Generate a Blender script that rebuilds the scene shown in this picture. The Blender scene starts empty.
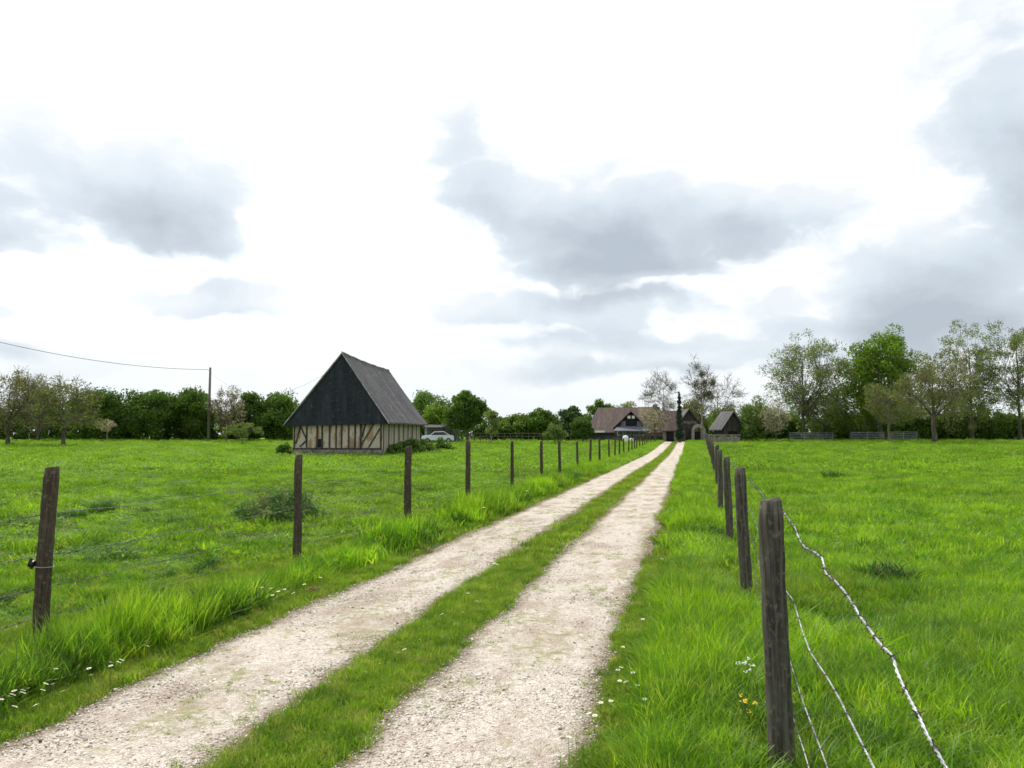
import bpy, math, random
import numpy as np
from mathutils import Vector, Matrix

# ------------------------------------------------------------------ camera model
W, HH, F, CAMH = 1024, 768, 800.0, 1.6
HOR = 435.0
YAW = math.atan(178 / 800.0)
PITCH = math.atan((HOR - 384) / F)
R_CAM = Matrix.Rotation(YAW, 3, 'Z') @ Matrix.Rotation(math.pi / 2 + PITCH, 3, 'X')
FWD = Vector((-math.sin(YAW), math.cos(YAW), 0))
SC = bpy.context.scene
COL = SC.collection


def ray(px, py):
    return (R_CAM @ Vector(((px - 512) / F, -(py - 384) / F, -1))).normalized()


def at(px, py, depth):
    d = ray(px, py)
    t = depth / (d.x * FWD.x + d.y * FWD.y)
    return Vector((d.x * t, d.y * t, CAMH + d.z * t))


def sstep(a, b, v):
    t = np.clip((v - a) / (b - a), 0, 1)
    return t * t * (3 - 2 * t)


_rn = np.random.RandomState(7)
_tab = _rn.rand(256, 256)


def vnoise(x, y):
    x = np.asarray(x, float); y = np.asarray(y, float)
    xi = np.floor(x).astype(int); yi = np.floor(y).astype(int)
    fx = x - xi; fy = y - yi
    fx = fx * fx * (3 - 2 * fx); fy = fy * fy * (3 - 2 * fy)
    a = _tab[xi & 255, yi & 255]; b = _tab[(xi + 1) & 255, yi & 255]
    c = _tab[xi & 255, (yi + 1) & 255]; d = _tab[(xi + 1) & 255, (yi + 1) & 255]
    return (a * (1 - fx) + b * fx) * (1 - fy) + (c * (1 - fx) + d * fx) * fy


def fbm(x, y, o=4):
    s = 0; a = 0.5; t = 0
    for i in range(o):
        s = s + a * vnoise(x * 2 ** i + 17.3 * i, y * 2 ** i + 5.1 * i); t += a; a *= 0.5
    return s / t


def terr(x, y):
    x = np.asarray(x, float); y = np.asarray(y, float)
    r = np.hypot(x + 2, y)
    z = 0.72 * sstep(56, 122, r)
    m = sstep(0.2, 2.5, x) + sstep(4.6, 7.5, -x)
    z = z + m * (0.16 * (fbm(x * .22, y * .22, 3) - .5) + .05 * (vnoise(x * 1.3, y * 1.3) - .5))
    return z


def T(x, y):
    return float(terr(x, y))


def gp(px, depth):
    p = at(px, HOR, depth)
    return Vector((p.x, p.y, T(p.x, p.y)))


def ground(px, py):
    d = ray(px, py); z = 0.0
    for i in range(12):
        t = (z - CAMH) / d.z
        z = T(d.x * t, d.y * t)
    return Vector((d.x * t, d.y * t, z))


# ------------------------------------------------------------------ object helpers
def mesh_obj(name, verts, faces, mat, parent=None, smooth=False, mats=None, midx=None):
    me = bpy.data.meshes.new(name)
    if isinstance(verts, np.ndarray): verts = verts.tolist()
    if isinstance(faces, np.ndarray): faces = faces.tolist()
    me.from_pydata(verts, [], faces); me.update()
    for m in (mats or [mat]): me.materials.append(m)
    if midx is not None: me.polygons.foreach_set('material_index', midx)
    if smooth: me.polygons.foreach_set('use_smooth', [True] * len(me.polygons))
    o = bpy.data.objects.new(name, me); COL.objects.link(o)
    if parent: o.parent = parent
    return o


def tag(o, label=None, cat=None, group=None, kind=None):
    if label: o['label'] = label
    if cat: o['category'] = cat
    if group: o['group'] = group
    if kind: o['kind'] = kind
    return o


def thing(name, label, cat, loc, rz=0, group=None):
    o = bpy.data.objects.new(name, None); COL.objects.link(o)
    o.location = loc; o.rotation_euler = (0, 0, rz); o.empty_display_size = .2
    return tag(o, label, cat, group)


class MB:
    def __init__(s): s.v = []; s.f = []
    def quad(s, *p):
        n = len(s.v); s.v += [tuple(q) for q in p]; s.f.append(tuple(range(n, n + len(p))))
    def box(s, x0, x1, y0, y1, z0, z1):
        n = len(s.v)
        s.v += [(x0, y0, z0), (x1, y0, z0), (x1, y1, z0), (x0, y1, z0), (x0, y0, z1), (x1, y0, z1), (x1, y1, z1), (x0, y1, z1)]
        s.f += [tuple(n + i for i in q) for q in ((3, 2, 1, 0), (4, 5, 6, 7), (0, 1, 5, 4), (1, 2, 6, 5), (2, 3, 7, 6), (3, 0, 4, 7))]
    def slab(s, pts, off):           # polygon extruded by vector
        n = len(s.v); k = len(pts); off = Vector(off)
        s.v += [tuple(p) for p in pts] + [tuple(Vector(p) + off) for p in pts]
        s.f.append(tuple(n + i for i in range(k))); s.f.append(tuple(n + k + i for i in reversed(range(k))))
        for i in range(k):
            j = (i + 1) % k; s.f.append((n + j, n + i, n + k + i, n + k + j))
    def tube(s, pts, rads, sides=5, cap=True):
        pts = [Vector(p) for p in pts]; n0 = len(s.v)
        for i, p in enumerate(pts):
            d = (pts[min(i + 1, len(pts) - 1)] - pts[max(i - 1, 0)])
            if d.length < 1e-9: d = Vector((0, 0, 1))
            d.normalize()
            a = d.cross(Vector((0, 0, 1)) if abs(d.z) < .9 else Vector((1, 0, 0))).normalized(); b = d.cross(a)
            r = rads[i] if hasattr(rads, '__len__') else rads
            for k in range(sides):
                t = 2 * math.pi * k / sides
                s.v.append(tuple(p + a * (math.cos(t) * r) + b * (math.sin(t) * r)))
        for i in range(len(pts) - 1):
            for k in range(sides):
                k2 = (k + 1) % sides; q = n0 + i * sides
                s.f.append((q + k, q + k2, q + sides + k2, q + sides + k))
        if cap:
            s.f.append(tuple(n0 + k for k in reversed(range(sides))))
            s.f.append(tuple(n0 + (len(pts) - 1) * sides + k for k in range(sides)))
    def build(s, name, mat, parent=None, smooth=False): return mesh_obj(name, s.v, s.f, mat, parent, smooth)


# ------------------------------------------------------------------ materials
class N:
    def __init__(s, tree): s.t = tree; s.n = tree.nodes; s.l = tree.links
    def __call__(s, typ, ins=None, **kw):
        n = s.n.new(typ)
        for k, v in kw.items(): setattr(n, k, v)
        for k, v in (ins or {}).items():
            sk = n.inputs[k]
            if isinstance(v, bpy.types.NodeSocket): s.l.new(v, sk)
            else: sk.default_value = v
        return n
    def math(s, op, a, b=0.0, clamp=False):
        return s('ShaderNodeMath', {0: a, 1: b}, operation=op, use_clamp=clamp).outputs[0]
    def mix(s, fac, a, b, bt='MIX'):
        n = s('ShaderNodeMix', {}, data_type='RGBA', blend_type=bt)
        for sk, v in ((n.inputs[0], fac), (n.inputs[6], a), (n.inputs[7], b)):
            if isinstance(v, bpy.types.NodeSocket): s.l.new(v, sk)
            else: sk.default_value = (*v, 1) if isinstance(v, tuple) and len(v) == 3 else v
        return n.outputs[2]
    def noise(s, vec, scale, detail=4, rough=.55, dist=0):
        return s('ShaderNodeTexNoise', {'Vector': vec, 'Scale': scale, 'Detail': detail, 'Roughness': rough, 'Distortion': dist}).outputs['Fac']
    def mr(s, v, a, b, c=0.0, d=1.0, smooth=True):
        return s('ShaderNodeMapRange', {'Value': v, 'From Min': a, 'From Max': b, 'To Min': c, 'To Max': d},
                 interpolation_type='SMOOTHSTEP' if smooth else 'LINEAR').outputs[0]
    def ramp(s, fac, stops):
        n = s('ShaderNodeValToRGB', {'Fac': fac}); cr = n.color_ramp
        while len(cr.elements) < len(stops): cr.elements.new(.5)
        for e, (p, c) in zip(cr.elements, stops): e.position = p; e.color = (*c, 1)
        return n.outputs[0]


def new_mat(name):
    m = bpy.data.materials.new(name); m.use_nodes = True
    t = m.node_tree; t.nodes.clear()
    return m, N(t)


def finish(n, sh):
    o = n('ShaderNodeOutputMaterial'); n.l.new(sh, o.inputs[0])


def bsdf(n, col, rough=.8, bump=None, bs=.3, bd=.01, metal=0.0, spec=.3):
    ins = {'Base Color': col if isinstance(col, bpy.types.NodeSocket) else (*col, 1), 'Roughness': rough, 'Metallic': metal, 'Specular IOR Level': spec}
    if bump is not None:
        b = n('ShaderNodeBump', {'Height': bump, 'Strength': bs, 'Distance': bd}); ins['Normal'] = b.outputs[0]
    return n('ShaderNodeBsdfPrincipled', ins).outputs[0]


def mottled(name, c1, c2, scale=2.0, rough=.85, stretch=(1, 1, 1), bump=.3, bd=.01, detail=6, metal=0.0, lo=.35, hi=.65, c3=None, s3=9.0):
    m, n = new_mat(name)
    tc = n('ShaderNodeTexCoord').outputs['Object']
    mp = n('ShaderNodeMapping', {'Vector': tc, 'Scale': stretch}).outputs[0]
    f = n.noise(mp, scale, detail)
    c = n.mix(n.mr(f, lo, hi), c1, c2)
    if c3: c = n.mix(n.mr(n.noise(tc, s3, 5), .55, .68), c, c3)
    finish(n, bsdf(n, c, rough, f, bump, bd, metal))
    return m


def leafy(name, c1, c2, c3, scale=.35, trans=.42, per_inst=False, fine=6.0, gloss=.018):
    m, n = new_mat(name)
    pos = n('ShaderNodeNewGeometry').outputs['Position']
    f = n.noise(pos, scale, 3)
    g = n.noise(pos, fine, 2)
    c = n.mix(n.mr(f, .35, .65), c1, c2)
    c = n.mix(n.mr(g, .48, .72), c, c3)
    if per_inst:
        r = n('ShaderNodeObjectInfo').outputs['Random']
        v = n.mr(r, 0, 1, .62, 1.22, False)
        mot = n.noise(pos, 3.2, 4, .6)
        c = n.mix(n.math('MULTIPLY', n.mr(mot, .50, .70), .55), c, (.050, .170, .008))
        lg = n.noise(pos, .17, 4, .6)
        c = n.mix(n.math('MULTIPLY', n.mr(lg, .46, .66), .42), c, (.225, .310, .045))
        dry = n.noise(pos, 31, 2, .5)
        c = n.mix(n.math('MULTIPLY', n.mr(dry, .64, .72), .75), c, (.42, .38, .16))
        c = n.mix(1.0, c, n('ShaderNodeCombineColor', {0: v, 1: v, 2: v}).outputs[0], 'MULTIPLY')
    d = n('ShaderNodeBsdfDiffuse', {'Color': c, 'Roughness': .5}).outputs[0]
    t = n('ShaderNodeBsdfTranslucent', {'Color': n.mix(.5, c, n.mix(1.0, c, (1.25, 1.15, .55), 'MULTIPLY'))}).outputs[0]
    s = n('ShaderNodeMixShader', {0: trans, 1: d, 2: t}).outputs[0]
    gl = n('ShaderNodeBsdfGlossy', {'Color': (.9, .95, .9, 1), 'Roughness': .45}).outputs[0]
    s = n('ShaderNodeMixShader', {0: gloss, 1: s, 2: gl}).outputs[0]
    finish(n, s)
    return m


M = {}
M['grass_long'] = leafy('grass_long', (.110, .290, .008), (.260, .490, .014), (.370, .530, .040), .9, .54, True)
M['grass_short'] = leafy('grass_short', (.160, .300, .016), (.260, .415, .030), (.370, .440, .080), 1.4, .48, True)
M['grass_field'] = leafy('grass_field', (.105, .260, .008), (.215, .410, .014), (.330, .450, .045), .45, .54, True)
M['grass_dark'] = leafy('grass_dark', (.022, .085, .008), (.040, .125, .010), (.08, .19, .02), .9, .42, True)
M['heap_green'] = leafy('heap_green', (.045, .13, .025), (.10, .20, .05), (.30, .33, .16), 3, .40, fine=9)
M['straw'] = leafy('straw', (.35, .30, .17), (.28, .25, .12), (.16, .2, .06), 2, .3)
M['leaf_dark'] = leafy('leaf_dark', (.050, .110, .018), (.085, .165, .024), (.125, .210, .034), .3, .35)
M['leaf_mid'] = leafy('leaf_mid', (.065, .140, .018), (.100, .195, .020), (.140, .235, .030), .3, .40)
M['leaf_bright'] = leafy('leaf_bright', (.115, .215, .014), (.165, .285, .018), (.215, .320, .030), .35, .48)
M['leaf_olive'] = leafy('leaf_olive', (.130, .205, .035), (.180, .250, .050), (.240, .290, .080), .5, .45)
M['leaf_pale'] = leafy('leaf_pale', (.170, .230, .080), (.220, .280, .100), (.280, .310, .150), .5, .42)
M['leaf_brown'] = leafy('leaf_brown', (.140, .140, .050), (.180, .170, .060), (.270, .215, .130), .5, .40)
M['blossom'] = leafy('blossom', (.52, .42, .36), (.36, .36, .22), (.65, .54, .48), .7, .4)
M['conifer'] = leafy('conifer', (.025, .050, .028), (.035, .066, .034), (.050, .080, .042), .5, .15)
M['mistletoe'] = leafy('mistletoe', (.070, .095, .040), (.085, .110, .050), (.11, .14, .06), .5, .2)
M['bark'] = mottled('bark', (.055, .045, .035), (.12, .105, .085), 3, .9, (1, 1, .25), .6, .03)
M['bark_pale'] = mottled('bark_pale', (.14, .125, .10), (.24, .22, .185), 3, .9, (1, 1, .3), .5, .02)
M['twig'] = mottled('twig', (.10, .085, .065), (.17, .15, .12), 1, .9)


def wood_post(name, c1, c2, c3):
    m, n = new_mat(name)
    tc = n('ShaderNodeTexCoord').outputs['Object']
    mp = n('ShaderNodeMapping', {'Vector': tc, 'Scale': (1, 1, .06)}).outputs[0]
    g = n.noise(mp, 55, 6, .65)
    k = n.noise(tc, 9, 5)
    li = n.noise(tc, 24, 6, .7)
    c = n.mix(n.mr(g, .38, .64), c1, c2)
    c = n.mix(n.mr(k, .5, .7), c, c3)
    c = n.mix(n.math('MULTIPLY', n.mr(li, .52, .68), .6), c, (.175, .175, .125))
    h = n.math('ADD', n.math('MULTIPLY', g, .8), n.math('MULTIPLY', li, .35))
    finish(n, bsdf(n, c, .9, h, .9, .012, spec=.15))
    return m


M['post'] = wood_post('post_wood', (.040, .031, .022), (.088, .070, .050), (.060, .046, .033))
M['post_grey'] = wood_post('post_wood_grey', (.038, .035, .028), (.110, .102, .084), (.070, .064, .050))
M['wire'] = mottled('galvanised_wire', (.24, .25, .26), (.50, .52, .53), 30, .38, metal=.35, bump=.1)
M['wire_old'] = mottled('weathered_wire', (.16, .16, .15), (.40, .41, .40), 6, .5, metal=.3, bump=.1, c3=(.14, .08, .05), s3=4)
M['barb'] = mottled('rusty_barb', (.05, .05, .055), (.12, .085, .07), 30, .6, metal=.4)
M['insulator'] = mottled('black_plastic', (.012, .012, .012), (.02, .02, .02), 5, .45, bump=0)
M['pole'] = mottled('pole_wood', (.09, .08, .065), (.15, .135, .11), 3, .85, (1, 1, .1))
M['line'] = mottled('power_wire', (.05, .05, .05), (.08, .08, .08), 1, .6, bump=0)


def slate(name, c1, c2, c3, bw=.3, rh=.2, coord=None):
    m, n = new_mat(name)
    tc = n('ShaderNodeTexCoord').outputs['UV']
    br = n('ShaderNodeTexBrick', {'Vector': tc, 'Color1': (*c1, 1), 'Color2': (*c2, 1), 'Mortar': (c1[0] * .4, c1[1] * .4, c1[2] * .4, 1), 'Scale': 1.0,
                                  'Mortar Size': .012, 'Brick Width': bw, 'Row Height': rh, 'Bias': .1})
    mp = n('ShaderNodeMapping', {'Vector': tc, 'Scale': (1, .12, 1)}).outputs[0]
    st = n.noise(mp, 1.6, 5, .6)
    pa = n.noise(tc, 2.2, 6, .6)
    c = n.mix(n.mr(st, .42, .66), br.outputs[0], c3)
    c = n.mix(n.mr(pa, .55, .74), c, tuple(min(1, v * 1.7) for v in c3))
    finish(n, bsdf(n, c, .72, br.outputs['Fac'], -.5, .02, spec=.2))
    return m


M['slate_dark'] = slate('slate_cladding', (.010, .014, .022), (.019, .024, .034), (.028, .032, .042), .28, .18)
M['slate_roof'] = slate('slate_roof', (.050, .048, .056), (.078, .074, .084), (.125, .118, .122), .30, .22)
M['tile_brown'] = slate('tile_brown', (.060, .042, .040), (.092, .064, .058), (.10, .072, .062), .25, .16)
M['tile_moss'] = slate('tile_moss', (.13, .105, .06), (.11, .075, .055), (.19, .165, .085), .25, .16)
M['verge'] = mottled('verge_board', (.16, .16, .17), (.34, .34, .35), 3, .7)
M['timber'] = mottled('old_oak', (.030, .026, .024), (.075, .065, .058), 4, .9, (1, 1, .3), .5, .01)
M['stone'] = mottled('field_stone', (.12, .105, .095), (.24, .215, .185), 5, .9, bump=.8, bd=.04, c3=(.08, .09, .05), s3=3)
M['stone_pale'] = mottled('stone_pale', (.22, .20, .19), (.34, .31, .28), 3, .9, bump=.6, bd=.03)


def daub():
    m, n = new_mat('lime_and_clay_daub')
    tc = n('ShaderNodeTexCoord').outputs['Object']
    mp = n('ShaderNodeMapping', {'Vector': tc, 'Scale': (1.6, 1, .55)}).outputs[0]
    f = n.noise(mp, 1.1, 3, .5)
    g = n.noise(tc, 7, 5)
    c = n.ramp(f, [(.30, (.42, .38, .30)), (.49, (.44, .40, .33)), (.56, (.31, .21, .12)), (.66, (.22, .18, .14)), (.76, (.40, .36, .29))])
    c = n.mix(n.mr(g, .45, .7), c, n.mix(.55, c, (.16, .12, .08)))
    finish(n, bsdf(n, c, .95, g, .6, .02, spec=.1))
    return m


M['daub'] = daub()
M['planks'] = mottled('grey_planks', (.20, .175, .14), (.42, .385, .32), 2.2, .9, (3.0, 3.0, .12), .5, .02)
M['planks_dark'] = mottled('dark_planks', (.035, .032, .032), (.075, .068, .066), 2.2, .9, (3.0, 3.0, .12), .5, .02)
M['dark'] = mottled('dark_interior', (.008, .008, .009), (.015, .014, .014), 2, .9, bump=0)
M['glass'] = mottled('window_glass', (.03, .035, .04), (.05, .055, .06), 1, .12, bump=0)
M['white'] = mottled('white_paint', (.62, .62, .60), (.78, .78, .76), 3, .7)
M['greywall'] = mottled('grey_render', (.09, .088, .095), (.17, .17, .18), 1.5, .85)
M['greymetal'] = mottled('grey_metal', (.20, .22, .25), (.32, .34, .37), 2, .5, metal=.3)
M['shedmetal'] = mottled('shed_sheet', (.075, .085, .105), (.13, .14, .165), 1.2, .6, (1, 1, .2))
M['car'] = mottled('car_paint', (.50, .58, .62), (.55, .62, .66), 1, .3, bump=0)
M['tyre'] = mottled('tyre_rubber', (.015, .015, .015), (.025, .025, .025), 2, .8, bump=0)
M['petal'] = mottled('petal_white', (.80, .80, .78), (.86, .86, .84), 4, .7, bump=0)
M['yolk'] = mottled('petal_yellow', (.75, .55, .03), (.80, .62, .05), 4, .7, bump=0)
M['stem'] = mottled('stem_green', (.06, .15, .02), (.09, .18, .03), 4, .7, bump=0)


def ground_mat():
    m, n = new_mat('meadow_ground')
    pos = n('ShaderNodeNewGeometry').outputs['Position']
    a = n.noise(pos, .09, 4); b = n.noise(pos, .8, 5, .6); c = n.noise(pos, 5, 5, .65); e = n.noise(pos, 28, 4, .7)
    near = n.mr(n('ShaderNodeVectorMath', {0: pos}, operation='LENGTH').outputs['Value'], 12, 45)
    g = n.mix(n.mr(a, .35, .65), (.105, .205, .012), (.145, .255, .014))
    g = n.mix(n.mr(b, .40, .68), g, (.190, .285, .026))
    g = n.mix(n.mr(c, .52, .70), g, (.080, .200, .008))
    soil = n.mix(n.mr(e, .4, .6), (.060, .085, .022), (.085, .110, .030))
    g = n.mix(near, soil, g)
    h = n.math('ADD', c, n.math('MULTIPLY', e, .5))
    finish(n, bsdf(n, g, .95, h, .8, .05, spec=.08))
    return m


def gravel_mat():
    m, n = new_mat('limestone_gravel')
    pos = n('ShaderNodeNewGeometry').outputs['Position']
    v1 = n('ShaderNodeTexVoronoi', {'Vector': pos, 'Scale': 95.0, 'Randomness': 1.0})
    v2 = n('ShaderNodeTexVoronoi', {'Vector': pos, 'Scale': 42.0, 'Randomness': 1.0})
    cr = n('ShaderNodeSeparateColor', {0: v1.outputs['Color']}).outputs[0]
    cr2 = n('ShaderNodeSeparateColor', {0: v2.outputs['Color']}).outputs[1]
    c = n.ramp(cr, [(0, (.34, .285, .235)), (.2, (.45, .395, .335)), (.6, (.54, .485, .425)), (1, (.66, .61, .56))])
    c = n.mix(n.mr(cr2, .70, .9), c, (.64, .59, .53))
    c = n.mix(n.mr(cr2, .04, .0), c, (.16, .12, .09))
    big = n.noise(pos, .9, 5, .6)
    st = n('ShaderNodeMapping', {'Vector': pos, 'Scale': (1.5, .7, 1)}).outputs[0]
    dirt = n.noise(st, 1.4, 6, .65)
    c = n.mix(n.math('MULTIPLY', n.mr(dirt, .46, .66), .72), c, (.27, .20, .145))
    fine = n.noise(pos, 9, 6, .7)
    mossf = n.math('MULTIPLY', n.mr(n.noise(st, 1.5, 5, .6), .47, .60), n.mr(fine, .42, .6))
    c = n.mix(n.math('MULTIPLY', mossf, .85), c, (.25, .245, .11))
    c = n.mix(n.mr(big, .3, .7, 0, .25), c, (.42, .35, .28))
    att = n('ShaderNodeAttribute', attribute_name='edge').outputs['Fac']
    ed = n.mr(n.math('ADD', att, n.math('MULTIPLY', fine, .75)), .62, 1.10)
    c = n.mix(n.math('MULTIPLY', ed, .85), c, (.155, .115, .065))
    h = n.math('SUBTRACT', n.math('MULTIPLY', fine, .6), v1.outputs['Distance'])
    finish(n, bsdf(n, c, .92, h, .9, .012, spec=.12))
    return m


M['ground'] = ground_mat(); M['gravel'] = gravel_mat()


def pebble_mat():
    m, n = new_mat('pebble_stone')
    r = n('ShaderNodeObjectInfo').outputs['Random']
    c = n.ramp(r, [(0, (.12, .085, .065)), (.06, (.32, .26, .20)), (.25, (.48, .42, .355)), (.7, (.60, .55, .485)), (1, (.72, .68, .63))])
    finish(n, bsdf(n, c, .9, spec=.15))
    return m


M['pebble'] = pebble_mat()

# ------------------------------------------------------------------ ground & track
ys = [-14.0]
while ys[-1] < 132: ys.append(ys[-1] + max(.06, .013 * max(0, ys[-1] + 1)))
ys_far = ys + [150, 175, 210, 260, 340, 500, 800, 1400, 2500]
xs = [-2500, -1400, -800, -500, -340, -260, -210, -175] + list(np.arange(-150, -40, 5.0)) + list(np.arange(-40, -12, 1.5)) + list(np.arange(-12, -5, .35)) \
    + [-5, -4.2, -3.5, -2.33, -1.67, -.6, .1] + list(np.arange(.4, 8, .35)) + list(np.arange(8, 40, 1.5)) + list(np.arange(40, 150, 5.0)) + [175, 210, 260, 340, 500, 800, 1400, 2500]
# coarser rows are enough for the fields
ysg = np.array([y for i, y in enumerate(ys) if i % 4 == 0] + ys_far[len(ys):])
X, Y = np.meshgrid(np.array(xs), ysg)
V = np.stack([X, Y, terr(X, Y)], -1).reshape(-1, 3)
nx = len(xs); ny = len(ysg)
idx = np.arange(nx * ny).reshape(ny, nx)
Fc = np.stack([idx[:-1, :-1], idx[:-1, 1:], idx[1:, 1:], idx[1:, :-1]], -1).reshape(-1, 4)
tag(mesh_obj('ground', V, Fc, M['ground'], smooth=True), kind='structure')


def edgex(x0, y, k, amp=1.0):
    return x0 + amp * (.20 * (fbm(y * 1.1 + k * 9, y * 0 + k * 3.7, 4) - .5) + .10 * (vnoise(y * .23 + k, y * 0 + k) - .5))


LT_L = lambda y: edgex(-3.50, y, 1); LT_R = lambda y: edgex(-2.33, y, 2)
RT_L = lambda y: edgex(-1.67, y, 3); RT_R = lambda y: edgex(-.60, y, 4)
YT = np.array([y for y in ys if -8 < y < 112])


def track_sheet(eL, eR, nm):
    n = 14; u = np.linspace(0, 1, n)
    L = eL(YT) - .05; Rr = eR(YT) + .05
    Xx = L[:, None] * (1 - u) + Rr[:, None] * u
    Yy = np.repeat(YT[:, None], n, 1)
    hh = terr(Xx, Yy) + .006 + .018 * (fbm(Xx * 2.2, Yy * 2.2, 3)) * np.sin(u * math.pi) ** .5
    v = np.stack([Xx, Yy, hh], -1).reshape(-1, 3)
    ii = np.arange(len(v)).reshape(len(YT), n)
    f = np.stack([ii[:-1, :-1], ii[:-1, 1:], ii[1:, 1:], ii[1:, :-1]], -1).reshape(-1, 4)
    o = mesh_obj(nm, v, f, M['gravel'], smooth=True)
    a = o.data.attributes.new('edge', 'FLOAT', 'POINT')
    e = np.abs(u - .5) * 2; e = np.repeat((e[None, :] ** 3), len(YT), 0)
    a.data.foreach_set('value', e.ravel().astype(np.float32))
    return tag(o, kind='structure')


track_sheet(LT_L, LT_R, 'path'); track_sheet(RT_L, RT_R, 'path')

# ------------------------------------------------------------------ scattered grass (geometry-node instances)
def blades(rng, nb, rad, h, w, lean, segs=3, hvar=.35, droop=.5):
    V = []; Fs = []
    for i in range(nb):
        a = rng.uniform(0, 6.283); r = rad * math.sqrt(rng.random())
        x, y = r * math.cos(a), r * math.sin(a)
        hh = h * rng.uniform(1 - hvar, 1 + hvar * .6)
        la = rng.uniform(0, 6.283); ll = hh * lean * rng.uniform(.2, 1.3)
        dx, dy = math.cos(la), math.sin(la)
        ta = la + math.pi / 2 + rng.uniform(-.9, .9); tx, ty = math.cos(ta), math.sin(ta)
        ww = w * rng.uniform(.6, 1.25)
        n0 = len(V)
        for s in range(segs):
            t = s / segs
            ox = dx * ll * t ** 1.8; oy = dy * ll * t ** 1.8; z = hh * (t - droop * lean * .5 * t * t * t) - .015 * h
            k = ww * (1 - .55 * t)
            V.append((x + ox - tx * k / 2, y + oy - ty * k / 2, z)); V.append((x + ox + tx * k / 2, y + oy + ty * k / 2, z))
        V.append((x + dx * ll, y + dy * ll, hh * (1 - droop * lean * .5)))
        for s in range(segs - 1):
            q = n0 + 2 * s; Fs.append((q, q + 1, q + 3, q + 2))
        q = n0 + 2 * (segs - 1); Fs.append((q, q + 1, q + 2))
    return V, Fs


def proto_coll(name, makers, mat):
    c = bpy.data.collections.new(name)
    for i, mk in enumerate(makers):
        V, Fs = mk
        me = bpy.data.meshes.new(name + '_source'); me.from_pydata(V, [], Fs); me.update(); me.materials.append(mat)
        me.polygons.foreach_set('use_smooth', [True] * len(me.polygons))
        c.objects.link(bpy.data.objects.new(name + '_source', me))
    return c


def scatter(name, coll, nvar, P, rot, scl, label=None, cat=None):
    me = bpy.data.meshes.new(name); n = len(P)
    me.vertices.add(n); me.vertices.foreach_set('co', np.asarray(P, np.float32).ravel())
    a = me.attributes.new('rot', 'FLOAT_VECTOR', 'POINT'); a.data.foreach_set('vector', np.asarray(rot, np.float32).ravel())
    a = me.attributes.new('scl', 'FLOAT_VECTOR', 'POINT'); a.data.foreach_set('vector', np.asarray(scl, np.float32).ravel())
    a = me.attributes.new('pick', 'INT', 'POINT'); a.data.foreach_set('value', np.random.RandomState(n).randint(0, nvar, n).astype(np.int32))
    o = bpy.data.objects.new(name, me); COL.objects.link(o)
    g = bpy.data.node_groups.new(name, 'GeometryNodeTree')
    g.interface.new_socket('Geometry', in_out='INPUT', socket_type='NodeSocketGeometry')
    g.interface.new_socket('Geometry', in_out='OUTPUT', socket_type='NodeSocketGeometry')
    nd = g.nodes; gi = nd.new('NodeGroupInput'); go = nd.new('NodeGroupOutput')
    ip = nd.new('GeometryNodeInstanceOnPoints'); ci = nd.new('GeometryNodeCollectionInfo')
    ci.inputs[0].default_value = coll; ci.inputs['Separate Children'].default_value = True; ci.inputs['Reset Children'].default_value = True
    ip.inputs['Pick Instance'].default_value = True
    def na(nm, typ):
        q = nd.new('GeometryNodeInputNamedAttribute'); q.data_type = typ; q.inputs[0].default_value = nm; return q.outputs[0]
    L = g.links.new
    L(gi.outputs[0], ip.inputs['Points']); L(ci.outputs[0], ip.inputs['Instance'])
    L(na('pick', 'INT'), ip.inputs['Instance Index']); L(na('rot', 'FLOAT_VECTOR'), ip.inputs['Rotation']); L(na('scl', 'FLOAT_VECTOR'), ip.inputs['Scale'])
    L(ip.outputs[0], go.inputs[0])
    md = o.modifiers.new('scatter', 'NODES'); md.node_group = g
    return tag(o, label, cat, kind='stuff')


rng = random.Random(3)
C_long = proto_coll('long_grass', [blades(rng, 34, .085, .30, .0075, .55, 4) for _ in range(7)], M['grass_long'])
C_short = proto_coll('short_grass', [blades(rng, 60, .085, .055, .0055, .9, 2, .5) for _ in range(6)], M['grass_short'])
C_field = proto_coll('field_grass', [blades(rng, 46, .11, .13, .007, .85, 3, .5) for _ in range(7)], M['grass_field'])
C_mid_l = proto_coll('mid_long_grass', [blades(rng, 80, .26, .30, .017, .5, 3) for _ in range(6)], M['grass_long'])
C_mid_s = proto_coll('mid_short_grass', [blades(rng, 90, .28, .07, .016, .9, 2, .5) for _ in range(5)], M['grass_short'])
C_mid_f = proto_coll('mid_field_grass', [blades(rng, 110, .32, .13, .017, .8, 2, .5) for _ in range(6)], M['grass_field'])
C_far = proto_coll('far_grass', [blades(rng, 150, .9, .12, .045, .8, 2, .55) for _ in range(6)], M['grass_field'])
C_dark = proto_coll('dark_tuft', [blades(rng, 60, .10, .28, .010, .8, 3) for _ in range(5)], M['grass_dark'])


def sample(n, r0, r1, seed, half=44, c=None):
    """uniform per area in an arc round the camera"""
    rs = np.random.RandomState(seed)
    r = np.sqrt(rs.uniform(r0 ** 2, r1 ** 2, n)); a = math.radians(90) + YAW + np.radians(rs.uniform(-half, half, n))
    return r * np.cos(a), r * np.sin(a), rs, r


def on_track(x, y, pad=0.0):
    L1 = LT_L(y) - pad; L2 = LT_R(y) + pad; R1 = RT_L(y) - pad; R2 = RT_R(y) + pad
    return ((x > L1) & (x < L2)) | ((x > R1) & (x < R2))


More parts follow.
